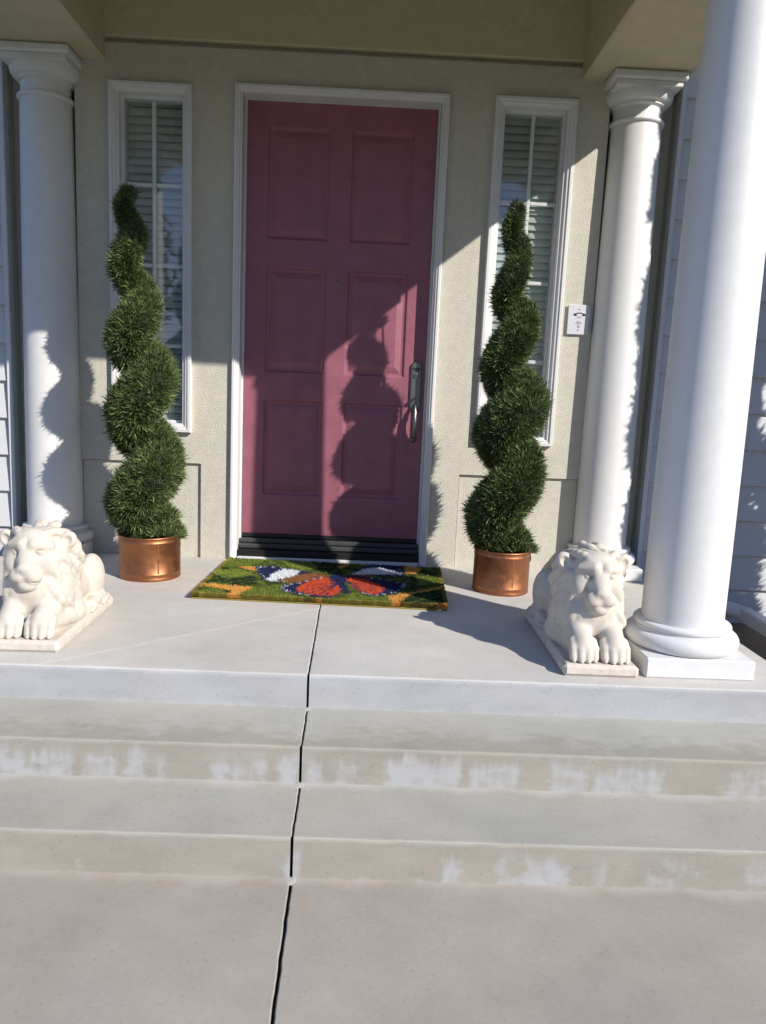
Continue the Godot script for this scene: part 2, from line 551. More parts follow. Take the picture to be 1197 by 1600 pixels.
	for s in [-1.0, 1.0]:
		strand([Vector3(s * 0.075, 0.30, 0.24), Vector3(s * 0.095, 0.262, 0.228), Vector3(s * 0.085, 0.225, 0.232), Vector3(s * 0.068, 0.232, 0.243)], 0.017, 0.013, 0.006)
		for i in 4:
			var y := 0.275 - i * 0.036
			strand([Vector3(s * 0.082, y + 0.03, 0.215 - i * 0.004), Vector3(s * 0.108, y, 0.188), Vector3(s * 0.118, y - 0.03, 0.155), Vector3(s * 0.108, y - 0.06, 0.14)], 0.018, 0.012, 0.008)
		for i in 3:
			strand([Vector3(s * 0.094, 0.335 - i * 0.05, 0.09), Vector3(s * 0.113, 0.295 - i * 0.045, 0.055), Vector3(s * 0.106, 0.245 - i * 0.04, 0.02)], 0.02, 0.012, 0.008)
	for i in 4:   # mane running down the neck
		var x := (i - 1.5) * 0.05
		strand([Vector3(x, 0.412 - absf(x) * 0.4, 0.1), Vector3(x * 1.2, 0.36 - absf(x) * 0.4, 0.03), Vector3(x * 1.2, 0.28 - absf(x) * 0.4, -0.01)], 0.024, 0.014, 0.010)
	weather(2)
	return grid_mesh()

# ------------------------------------------------------------------ planting
func tuft_mesh(blades: int, length: float, width: float, spread: float, seed_: int) -> ArrayMesh:
	var r := RandomNumberGenerator.new()
	r.seed = seed_
	var st := begin()
	for i in blades:
		var a := TAU * (i + r.randf()) / blades
		var tilt := spread * sqrt(r.randf())
		var d := Vector3(cos(a) * sin(tilt), cos(tilt), sin(a) * sin(tilt))
		var w := d.cross(Vector3(r.randf_range(-1, 1), r.randf_range(-1, 1), r.randf_range(-1, 1))).normalized() * width * 0.5
		var l := length * r.randf_range(0.65, 1.1)
		var bend := Vector3(0, 0.12 * l, 0)
		var p0 := Vector3(d.x, 0, d.z) * 0.004
		var p1 := p0 + d * l * 0.5
		var p2 := p0 + d * l + bend
		quad(st, p0 - w * 0.7, p0 + w * 0.7, p1 + w, p1 - w)
		var n := (p1 + w - (p1 - w)).cross(p2 - (p1 - w)).normalized()
		for q in [p1 - w, p2, p1 + w]:
			st.set_normal(n)
			st.add_vertex(q)
	return st.commit()

func scatter(called: String, mesh: Mesh, m: Material, xf: Array, cols: PackedColorArray, parent: Node) -> MultiMeshInstance3D:
	var mm := MultiMesh.new()
	mm.transform_format = MultiMesh.TRANSFORM_3D
	mm.use_colors = true
	mm.mesh = mesh
	mm.instance_count = xf.size()
	for i in xf.size():
		mm.set_instance_transform(i, xf[i])
		mm.set_instance_color(i, cols[i])
	var o := MultiMeshInstance3D.new()
	o.name = called
	o.multimesh = mm
	o.material_override = m
	parent.add_child(o, true)
	return o

func basis_y(dir: Vector3, turn: float, s: float) -> Basis:
	var y := dir.normalized()
	var x := y.cross(Vector3.FORWARD if absf(y.z) < 0.9 else Vector3.RIGHT).normalized()
	var z := x.cross(y)
	return Basis(x, y, z) * Basis(Vector3.UP, turn) * Basis.from_scale(Vector3.ONE * s)

# spiral topiary: keys of [height, half turn side (-1 left, +1 right), outer reach, axis x]
func topiary(label: String, at: Vector3, keys: Array, seed_: int) -> Node3D:
	var t := thing("spiral_topiary", label, "topiary", at, 0.0, "spiral topiaries flanking the door")
	rng.seed = seed_
	var pts := []
	var rad := []
	var n := 26
	for k in keys.size() - 1:
		var a: Array = keys[k]
		var b: Array = keys[k + 1]
		for i in n:
			var f := float(i) / n
			var ang := PI * f
			var reach := lerpf(a[2], b[2], f)
			var c: float = cos(ang) * a[1]
			var y := lerpf(a[0], b[0], f)
			# going up, the coil crosses the front from left to right and the back from right to left
			var zz := sin(ang) * (1.0 if a[1] < 0 else -1.0)
			pts.append(Vector3(lerpf(a[3], b[3], f) + c * reach * 0.36, y, zz * reach * 0.36 + 0.05 * y))
			rad.append(reach * 0.64)
	var last: Array = keys[keys.size() - 1]
	pts.append(Vector3(last[3] + last[2] * 0.3 * last[1], last[0], 0.0))
	rad.append(last[2] * 0.5)
	# inner mass of twigs
	var st := begin()
	var inner := []
	for r in rad: inner.append(r * 0.80)
	tube(st, pts, inner, 14, 1.1)
	part("inner_foliage", st.commit(), M.leaf_core, t)
	st = begin()
	tube(st, [Vector3(0, 0.18, 0), Vector3(keys[3][3] * 0.5, 1.0, 0), Vector3(last[3], last[0] - 0.05, 0)], [0.016, 0.012, 0.004], 8)
	part("stem", st.commit(), M.bark, t)
	var xf := []
	var cols := PackedColorArray()
	for i in pts.size() - 1:
		var p0: Vector3 = pts[i]
		var p1: Vector3 = pts[i + 1]
		var seg := p1 - p0
		var tan := seg.normalized()
		var sd := tan.cross(Vector3.UP).normalized()
		var up := sd.cross(tan)
		var cnt := int(seg.length() * TAU * rad[i] * 12500.0 + rng.randf())
		if i > pts.size() - 8: cnt += 6
		for j in cnt:
			var a := rng.randf() * TAU
			var d := sd * cos(a) + up * sin(a) * 1.1
			var p: Vector3 = p0 + seg * rng.randf() + d * rad[i] * rng.randf_range(0.66, 0.88)
			if p.y < 0.215: p.y = 0.215 + rng.randf() * 0.02
			var dir := d + Vector3.UP * 0.55 + Vector3(rng.randf_range(-1, 1), rng.randf_range(-1, 1), rng.randf_range(-1, 1)) * 0.42
			xf.append(Transform3D(basis_y(dir, rng.randf() * TAU, (rng.randf_range(0.7, 1.1) + (0.5 if rng.randf() < 0.12 else 0.0)) * lerpf(0.75, 1.0, rad[i] / 0.12)), p))
			var g := rng.randf()
			var c := Color(0.034, 0.064, 0.018).lerp(Color(0.20, 0.25, 0.082), pow(g, 1.6))
			if rng.randf() < 0.05: c = Color(0.12, 0.12, 0.05)
			cols.append(c)
	var lf := scatter("foliage", tuft_mesh(7, 0.037, 0.0041, 0.75, 5), M.leaf, xf, cols, t)
	lf.set_meta("kind", "stuff")
	return t

func tree(called: String, label: String, at: Vector3, h: float, prof: Array, count: int, leaf: float, seed_: int) -> Node3D:
	# prof: [height, radius] pairs of the crown
	var t := thing(called, label, "tree", at)
	rng.seed = seed_
	var st := begin()
	tube(st, [Vector3(0, 0, 0), Vector3(0.03, h * 0.35, 0.02), Vector3(-0.02, h * 0.7, 0), Vector3(0, h * 0.96, 0)], [h * 0.022, h * 0.017, h * 0.010, 0.008], 10)
	for i in 14:
		var y := lerpf(prof[0][0] + 0.1, h * 0.8, i / 13.0)
		var a := i * 2.4
		var d := Vector3(cos(a), 0.7, sin(a))
		tube(st, [Vector3(0, y, 0), Vector3(0, y, 0) + d * prof[1][1] * 0.45, Vector3(0, y, 0) + d * prof[1][1] * 0.8], [h * 0.006, h * 0.004, 0.004], 6)
	part("trunk", st.commit(), M.bark, t)
	var nz := noise(seed_, 1.6, 3)
	var xf := []
	var cols := PackedColorArray()
	var tries := 0
	while xf.size() < count and tries < count * 6:
		tries += 1
		var y := rng.randf_range(prof[0][0], prof[prof.size() - 1][0])
		var r := 0.0
		for k in prof.size() - 1:
			if y >= prof[k][0] and y <= prof[k + 1][0]: r = lerpf(prof[k][1], prof[k + 1][1], (y - prof[k][0]) / (prof[k + 1][0] - prof[k][0]))
		var a := rng.randf() * TAU
		var q := sqrt(rng.randf())
		var p := Vector3(cos(a) * q * r, y, sin(a) * q * r)
		if nz.get_noise_3dv(p + at) + 0.42 - 0.5 * q < 0.0: continue
		var dir := Vector3(p.x, r * 0.6, p.z) + Vector3(rng.randf_range(-1, 1), rng.randf_range(-1, 1), rng.randf_range(-1, 1)) * r * 0.7
		xf.append(Transform3D(basis_y(dir, rng.randf() * TAU, rng.randf_range(0.7, 1.3)), p))
		cols.append(Color(0.045, 0.085, 0.03).lerp(Color(0.09, 0.13, 0.045), rng.randf()))
	var c := scatter("crown", tuft_mesh(9, leaf, leaf * 0.16, 1.1, 9), M.leaf, xf, cols, t)
	c.set_meta("kind", "stuff")
	return t

# ------------------------------------------------------------------ materials
func make_materials() -> void:
	var mottle := noise_tex(3, 0.012, 5, 512, Color(0.94, 0.94, 0.94), Color(1, 1, 1))
	var stucco_n := normal_tex(8, 0.085, 5, 3.6, 512)
	M.stucco = world_mat(col(0.585, 0.56, 0.475), mottle, 1.4, 0.95)
	M.stucco.normal_enabled = true
	M.stucco.normal_texture = stucco_n
	M.stucco.normal_scale = 1.0
	M.stucco.uv1_scale = Vector3.ONE / 0.40
	var smooth_n := normal_tex(21, 0.03, 4, 2.2, 512)
	M.beam = world_mat(col(0.58, 0.52, 0.36), mottle, 1.1, 0.95, smooth_n, 0.6)
	var paint_t := noise_tex(31, 0.02, 5, 512, Color(0.965, 0.965, 0.965), Color(1, 1, 1))
	M.white = world_mat(col(0.68, 0.68, 0.675), paint_t, 0.7, 0.5)
	M.column = world_mat(col(0.71, 0.71, 0.705), paint_t, 0.9, 0.5, smooth_n, 0.08)
	M.siding = world_mat(col(0.62, 0.63, 0.645), paint_t, 0.8, 0.6, smooth_n, 0.2)
	var door_t := noise_tex(41, 0.01, 5, 512, Color(0.9, 0.9, 0.9), Color(1, 1, 1))
	M.door = world_mat(col(0.315, 0.108, 0.148), door_t, 0.9, 0.42, normal_tex(43, 0.03, 3, 1.2, 256), 0.35)
	M.nickel = mat(col(0.24, 0.245, 0.235), 0.42, 1.0)
	M.black = mat(col(0.012, 0.012, 0.013), 0.45)
	M.sill = mat(col(0.06, 0.06, 0.062), 0.45)
	M.glass = mat(Color(0.45, 0.62, 0.58, 0.03), 0.02)
	M.glass.transparency = BaseMaterial3D.TRANSPARENCY_ALPHA
	M.glass.metallic_specular = 0.9
	M.slat = mat(col(0.46, 0.505, 0.475), 0.5)
	M.vinyl = mat(col(0.72, 0.72, 0.71), 0.4)
	var cop := noise_tex(51, 0.015, 5, 512, Color(0.88, 0.85, 0.82), Color(1, 1, 1))
	M.copper = world_mat(col(0.43, 0.19, 0.095), cop, 0.35, 0.30, normal_tex(53, 0.02, 4, 1.4, 256), 0.4)
	M.copper.metallic = 0.92
	var copr := noise_tex(55, 0.03, 5, 256, Color(0.55, 0.55, 0.55), Color(1, 1, 1))
	M.copper.roughness_texture = copr
	M.copper.roughness = 0.56
	M.soil = mat(col(0.03, 0.022, 0.015), 1.0)
	M.leaf = mat(Color(1, 1, 1), 0.6)
	M.leaf.vertex_color_use_as_albedo = true
	M.leaf.cull_mode = BaseMaterial3D.CULL_DISABLED
	M.leaf.backlight = Color(0.15, 0.2, 0.08)
	M.leaf_core = mat(col(0.014, 0.024, 0.009), 0.95)
	M.bark = mat(col(0.09, 0.06, 0.04), 0.9)
	var lion_t := noise_tex(61, 0.012, 6, 512, Color(0.91, 0.89, 0.86), Color(1, 1, 1))
	M.lion = world_mat(col(0.645, 0.605, 0.545), lion_t, 0.30, 0.85, normal_tex(63, 0.06, 4, 2.0, 512), 0.5)
	M.room = mat(col(0.45, 0.43, 0.40), 0.9)
	M.pipe = mat(col(0.62, 0.63, 0.65), 0.5)
	var sand := noise_tex(71, 0.12, 4, 512, Color(0.55, 0.52, 0.48), Color(1, 1, 1))
	M.sand = world_mat(col(0.42, 0.35, 0.25), sand, 0.5, 1.0, normal_tex(73, 0.12, 3, 8.0, 512), 1.0)
	M.asphalt = world_mat(col(0.06, 0.06, 0.062), sand, 0.6, 0.95)
	M.lawn = world_mat(col(0.09, 0.11, 0.04), noise_tex(81, 0.05, 5, 512, Color(0.6, 0.65, 0.5), Color(1, 1, 1)), 1.3, 1.0)
	M.roof = world_mat(col(0.10, 0.085, 0.075), sand, 0.8, 0.9)
	M.fibre = mat(Color(1, 1, 1), 0.95)
	M.fibre.vertex_color_use_as_albedo = true

# ------------------------------------------------------------------ concrete
var cn_a: FastNoiseLite
var cn_b: FastNoiseLite
var cn_c: FastNoiseLite

func speck(x: int, y: int) -> float:
	var h := (x * 374761393 + y * 668265263) & 0x7fffffff
	h = ((h ^ (h >> 13)) * 1274126177) & 0x7fffffff
	return (h & 1023) / 1023.0

func joint_x(z: float) -> float:
	return 0.012 + 0.02 * (z - 0.98) + cn_b.get_noise_1d(z * 9.0) * 0.0022

# colour (linear) of trowelled concrete at a place: mottling, trowel arcs, specks
func concrete(x: float, z: float, base: Color, px: int, py: int) -> Color:
	var v := 1.0 + 0.13 * cn_a.get_noise_2d(x * 1.3, z * 1.3) + 0.07 * cn_b.get_noise_2d(x * 5.0, z * 7.0) + 0.05 * cn_c.get_noise_2d(x * 40.0, z * 40.0)
	var s := speck(px, py)
	v += (s - 0.5) * 0.045
	if s > 0.9985: v *= 0.6
	elif s < 0.0012: v *= 1.22
	var warm := 0.025 * cn_b.get_noise_2d(x * 1.7 + 9.0, z * 1.7)
	return Color(base.r * v * (1.0 + warm), base.g * v, base.b * v * (1.0 - warm))

# one slab on one side of the joint: surface 0 is the top, 1 the front and the joint face
func slab(side: float, outer: float, z0: float, z1: float, top: float, low: float, m_top: Material, m_front: Material, nose := 0.012) -> ArrayMesh:
	var a := begin()
	var b := begin()
	var n := maxi(2, int((z1 - z0) / 0.02))
	var half := 0.0036 if top < -0.3 else 0.0022
	var seg := 4
	var uvt := func(p: Vector3) -> Vector2: return Vector2((p.x + 2.0) / 4.0, (p.z - z0) / (z1 - z0))
	var uvf := func(p: Vector3) -> Vector2: return Vector2((p.x + 2.0) / 4.0, (top - p.y) / (top - low))
	var zt := z1 - nose
	for i in n:
		var za := lerpf(z0, zt, float(i) / n)
		var zb := lerpf(z0, zt, float(i + 1) / n)
		var wa := half + absf(cn_c.get_noise_1d(za * 60.0 + side * 7.0)) * 0.0020
		var wb := half + absf(cn_c.get_noise_1d(zb * 60.0 + side * 7.0)) * 0.0020
		var ja := joint_x(za) + side * wa
		var jb := joint_x(zb) + side * wb
		var e := 0.003
		var pin := [Vector3(outer, top, za), Vector3(outer, top, zb), Vector3(jb + side * e, top, zb), Vector3(ja + side * e, top, za)]
		if side > 0: pin = [pin[3], pin[2], pin[1], pin[0]]
		quad_uv(a, pin, [uvt.call(pin[0]), uvt.call(pin[1]), uvt.call(pin[2]), uvt.call(pin[3])])
		var q := [Vector3(ja + side * e, top, za), Vector3(jb + side * e, top, zb), Vector3(jb, top - e, zb), Vector3(ja, top - e, za)]
		if side > 0: q = [q[3], q[2], q[1], q[0]]
		quad_uv(a, q, [uvt.call(q[0]), uvt.call(q[1]), uvt.call(q[2]), uvt.call(q[3])])
		q = [Vector3(ja, top - e, za), Vector3(jb, top - e, zb), Vector3(jb, low, zb), Vector3(ja, low, za)]
		if side > 0: q = [q[3], q[2], q[1], q[0]]
		quad_uv(b, q, [uvf.call(q[0]), uvf.call(q[1]), uvf.call(q[2]), uvf.call(q[3])])
	# rounded nosing, then the riser, in runs so that the edge is not quite straight
	var runs := 40
	for i in runs:
		var xa := lerpf(outer, joint_x(z1) + side * (half + 0.002), float(i) / runs)
		var xb := lerpf(outer, joint_x(z1) + side * (half + 0.002), float(i + 1) / runs)
		var da := cn_b.get_noise_1d(xa * 9.0 + z1 * 50.0) * 0.004
		var db := cn_b.get_noise_1d(xb * 9.0 + z1 * 50.0) * 0.004
		for k in seg + 1:
			var pa: Vector3; var pb: Vector3; var pc: Vector3; var pd: Vector3
			if k < seg:
				var t0 := PI * 0.5 * k / seg
				var t1 := PI * 0.5 * (k + 1) / seg
				pa = Vector3(xa, top - nose * (1.0 - cos(t0)), zt + nose * sin(t0) + da * sin(t0))
				pb = Vector3(xb, top - nose * (1.0 - cos(t0)), zt + nose * sin(t0) + db * sin(t0))
				pc = Vector3(xb, top - nose * (1.0 - cos(t1)), zt + nose * sin(t1) + db * sin(t1))
				pd = Vector3(xa, top - nose * (1.0 - cos(t1)), zt + nose * sin(t1) + da * sin(t1))
			else:
				pa = Vector3(xa, top - nose, z1 + da); pb = Vector3(xb, top - nose, z1 + db)
				pc = Vector3(xb, low, z1); pd = Vector3(xa, low, z1)
			var q := [pd, pc, pb, pa] if side < 0 else [pc, pd, pa, pb]
			if k < 2: quad_uv(a, q, [uvt.call(q[0]), uvt.call(q[1]), uvt.call(q[2]), uvt.call(q[3])])
			else: quad_uv(b, q, [uvf.call(q[0]), uvf.call(q[1]), uvf.call(q[2]), uvf.call(q[3])])
	# outer end
	var o := [Vector3(outer, low, z0), Vector3(outer, low, z1 - nose), Vector3(outer, top, z1 - nose), Vector3(outer, top, z0)]
	if side > 0: o = [o[1], o[0], o[3], o[2]]
	quad_uv(b, o, [uvf.call(o[0]), uvf.call(o[1]), uvf.call(o[2]), uvf.call(o[3])])
	a.set_material(m_top)
	var mesh := a.commit()
	b.set_material(m_front)
	b.commit(mesh)
	return mesh

func conc_mat(t: Texture2D) -> StandardMaterial3D:
	var m := mat(Color.WHITE, 0.88)
	m.albedo_texture = t
	return m

func in_runs(x: float, runs: Array, soft: float) -> float:
	var best := 0.0
	for r in runs:
		var d := minf(x - r[0], r[1] - x)
		best = maxf(best, clampf(d / soft + 0.5, 0.0, 1.0) * r[2])
	return best

func build_ground() -> void:
	cn_a = noise(101, 1.0, 4)
	cn_b = noise(102, 1.0, 4)
	cn_c = noise(103, 1.0, 3)
	var base := Color(0.47, 0.44, 0.40)
	# porch floor: paler, with one long pale trowel mark
	var t_porch := paint(1024, 512, func(px: int, py: int) -> Color:
		var x := px / 256.0 - 2.0
		var z := -0.3 + py / 512.0 * 2.135
		var c := concrete(x, z, Color(0.545, 0.525, 0.485), px, py)
		var lz := 1.765 - (x + 0.874) * 0.887          # the pale mark that runs from the left lion to the mat
		var dd := absf(z - lz + 0.015 * cn_b.get_noise_2d(x * 6.0, 3.0))
		if x > -1.0 and x < 0.05: c = c.lerp(Color(0.66, 0.645, 0.61), clampf(1.4 - dd / 0.014, 0.0, 1.0) * (0.55 + 0.3 * cn_c.get_noise_2d(x * 12.0, z * 12.0)))
		return c.linear_to_srgb())
	var t_r1 := paint(1024, 40, func(px: int, py: int) -> Color:
		var x := px / 256.0 - 2.0
		var y := 1.0 - py / 40.0
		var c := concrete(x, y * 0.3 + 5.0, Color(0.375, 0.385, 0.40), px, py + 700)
		var w := clampf((0.16 + 0.10 * cn_b.get_noise_2d(x * 9.0, 1.0) - y) * 9.0, 0.0, 1.0)
		return c.lerp(Color(0.45, 0.45, 0.44), w * 0.5).linear_to_srgb())
	var t_t1 := paint(1024, 80, func(px: int, py: int) -> Color:
		var x := px / 256.0 - 2.0
		var z := py / 80.0
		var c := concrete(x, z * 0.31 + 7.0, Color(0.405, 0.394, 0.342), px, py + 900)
		var w := clampf((z - 0.5 + 0.30 * cn_b.get_noise_2d(x * 2.6, z * 1.5) + 0.22 * cn_c.get_noise_2d(x * 11.0, z * 5.0)) * 3.2, 0.0, 1.0)
		c = c.lerp(Color(c.r * 0.84, c.g * 0.82, c.b * 0.78), w)
		var e := clampf((z - 0.975) * 60.0, 0.0, 1.0)
		return c.lerp(Color(0.46, 0.44, 0.40), 0.5 * e * (0.5 + 0.5 * cn_c.get_noise_1d(x * 50.0))).linear_to_srgb())
	var runs2 := [[-1.6, -0.70, 0.9], [-0.675, -0.56, 0.8], [-0.53, -0.46, 0.9], [-0.44, -0.40, 0.6], [-0.265, -0.20, 0.9], [-0.19, -0.07, 0.75], [-0.04, 0.035, 0.95], [0.04, 0.11, 0.8], [0.13, 0.22, 0.7], [0.31, 0.555, 1.0], [0.575, 0.75, 0.8], [0.84, 0.97, 0.75], [1.0, 1.23, 0.85], [1.43, 1.9, 0.7]]
	var runs3 := [[0.01, 0.075, 0.7], [0.465, 0.525, 0.9], [0.635, 0.70, 0.7], [0.705, 0.84, 0.95], [0.915, 0.95, 0.6], [1.06, 1.22, 0.45], [1.36, 1.6, 0.6], [-0.62, -0.56, 0.3]]
	var riser := func(px: int, py: int, runs: Array, k: float, reach: float) -> Color:
		var x := px / 256.0 - 2.0
		var y := 1.0 - py / 40.0
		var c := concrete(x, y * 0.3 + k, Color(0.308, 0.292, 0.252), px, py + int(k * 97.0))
		# white lime that has run down the face in streaks, thickest near the foot
		var streak := cn_c.get_noise_2d(x * 22.0, y * 0.9 + k) * 0.4 + cn_b.get_noise_2d(x * 9.0, y * 2.2 + k * 3.0) * 0.6
		var on := in_runs(x + 0.012 * cn_c.get_noise_2d(x * 9.0, y * 4.0), runs, 0.03)
		var tip := reach + 0.20 * cn_c.get_noise_1d(x * 30.0 + k) + 0.22 * cn_b.get_noise_1d(x * 5.0 + k)
		var w := clampf(on + streak * 0.9 - 0.35, 0.0, 1.0) * clampf((tip - y) * 3.2, 0.0, 1.0)
		c = c.lerp(Color(0.40, 0.407, 0.42), clampf(w * 1.3, 0.0, 0.9))
		var foot := clampf((0.12 + 0.10 * cn_b.get_noise_2d(x * 11.0, k) - y) * 10.0, 0.0, 1.0)
		return c.lerp(Color(0.405, 0.395, 0.37), foot * 0.7).linear_to_srgb()
	var t_r2 := paint(1024, 40, func(px: int, py: int) -> Color: return riser.call(px, py, runs2, 11.0, 0.86))
	var t_r3 := paint(1024, 40, func(px: int, py: int) -> Color: return riser.call(px, py, runs3, 17.0, 0.8))
	var t_t2 := paint(1024, 80, func(px: int, py: int) -> Color:
		var x := px / 256.0 - 2.0
		var z := py / 80.0
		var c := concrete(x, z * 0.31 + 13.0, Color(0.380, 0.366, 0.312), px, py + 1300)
		var b := clampf((0.16 + 0.14 * cn_b.get_noise_2d(x * 5.0, 2.0) - z) * 7.0, 0.0, 1.0)
		c = c.lerp(Color(0.49, 0.475, 0.435), b * 0.7)
		var e := clampf((z - 0.975) * 60.0, 0.0, 1.0)
		return c.lerp(Color(0.44, 0.42, 0.38), 0.5 * e * (0.5 + 0.5 * cn_c.get_noise_1d(x * 50.0))).linear_to_srgb())
	var t_path := paint(1280, 512, func(px: int, py: int) -> Color:
		var x := px / 320.0 - 2.0
		var z := py / 512.0 * 1.6 + 20.0
		var c := concrete(x, z, Color(0.365, 0.326, 0.272), px, py + 2100)
		var arc := absf(Vector2(x - 1.9, z - 22.2).length() - 1.72 + 0.02 * cn_b.get_noise_2d(x * 5.0, z * 5.0))
		var n2 := cn_b.get_noise_2d(x * 3.0 + 4.0, z * 3.0)
		c = c.lerp(Color(0.44, 0.41, 0.36), clampf(1.2 - arc / 0.05, 0.0, 1.0) * clampf(0.5 + n2, 0.0, 1.0) * 0.6)
		var b := clampf((0.05 + 0.045 * cn_b.get_noise_2d(x * 5.0, 2.0) - (z - 20.0)) * 22.0, 0.0, 1.0)
		c = c.lerp(Color(0.45, 0.41, 0.355), b * 0.7)
		return c.linear_to_srgb())
	var g := MeshInstance3D.new()
	g.name = "ground"
	var st := begin()
	quad(st, Vector3(-150, -0.40, 150), Vector3(150, -0.40, 150), Vector3(150, -0.40, -150), Vector3(-150, -0.40, -150))
	g.mesh = st.commit()
	g.material_override = M.lawn
	add_child(g)
	g.set_meta("kind", "structure")
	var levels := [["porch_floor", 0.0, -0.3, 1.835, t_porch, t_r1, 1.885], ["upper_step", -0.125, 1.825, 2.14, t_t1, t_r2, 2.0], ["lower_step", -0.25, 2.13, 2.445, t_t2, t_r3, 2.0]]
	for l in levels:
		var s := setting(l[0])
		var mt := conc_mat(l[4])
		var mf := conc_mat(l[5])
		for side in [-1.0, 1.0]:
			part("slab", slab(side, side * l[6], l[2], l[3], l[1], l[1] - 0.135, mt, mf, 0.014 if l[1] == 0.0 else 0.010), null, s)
	# fill under the slabs, so that the joint ends in the dark
	var f := part("foundation", box_mesh(Vector3(-1.86, -0.42, -0.28), Vector3(1.86, -0.139, 1.8), 0.002), M.sand, self)
	f.set_meta("kind", "structure")
	f = part("foundation", box_mesh(Vector3(-1.9, -0.42, 1.8), Vector3(1.9, -0.30, 2.40), 0.002), M.sand, self)
	f.set_meta("kind", "structure")
	var p := setting("path")
	var mp := conc_mat(t_path)
	for side in [-1.0, 1.0]:
		part("slab", slab(side, side * 2.0, 2.435, 4.035, -0.375, -0.52, mp, mp), null, p)
		for k in 4: part("slab", slab(side, side * 2.0, 4.045 + k * 1.95, 5.985 + k * 1.95, -0.375, -0.52, mp, mp), null, p)
	# mortar smeared over the joint at the foot of each riser
	rng.seed = 15
	for q in [[-0.125, 1.836], [-0.25, 2.141], [-0.375, 2.446]]:
		var sp := lathe([Vector2(0.0, 0.0), Vector2(0.011, 0.0), Vector2(0.010, 0.003), Vector2(0.006, 0.0055), Vector2(0.0, 0.006)], 14)
		var o := part("mortar_patch", sp, conc_mat(t_t2), p, Vector3(joint_x(q[1]), q[0] - 0.002, q[1] + 0.008), Vector3(0, rng.randf() * 3.0, 0))
		o.scale = Vector3(1.5 + rng.randf() * 0.5, 0.55, 1.3 + rng.randf() * 0.8)
	var rd := part("road", box_mesh(Vector3(-150, -0.6, 12.0), Vector3(150, -0.392, 19.5), 0.002), M.asphalt, self)
	rd.set_meta("kind", "structure")
	# bare sandy bed beside the porch
	var bed := begin()
	var nb := noise(110, 4.0, 4)
	var fn := func(i: int, j: int) -> Vector3:
		var x := 1.89 + i * 0.06
		var z := -0.06 + j * 0.06
		return Vector3(x, -0.300 + 0.008 * nb.get_noise_2d(x * 3.0, z * 3.0) - (0.12 if j == 40 or i == 30 else 0.0), z)
	for i in 30:
		for j in 40:
			quad(bed, fn.call(i, j), fn.call(i, j + 1), fn.call(i + 1, j + 1), fn.call(i + 1, j))
	part("sandy_bed", bed.commit(), M.sand, self).set_meta("kind", "structure")

# ------------------------------------------------------------------ walls, beams, columns
const WIN := [[-1.287, 0.748, -0.829, 2.645], [0.836, 0.757, 1.294, 2.672]]

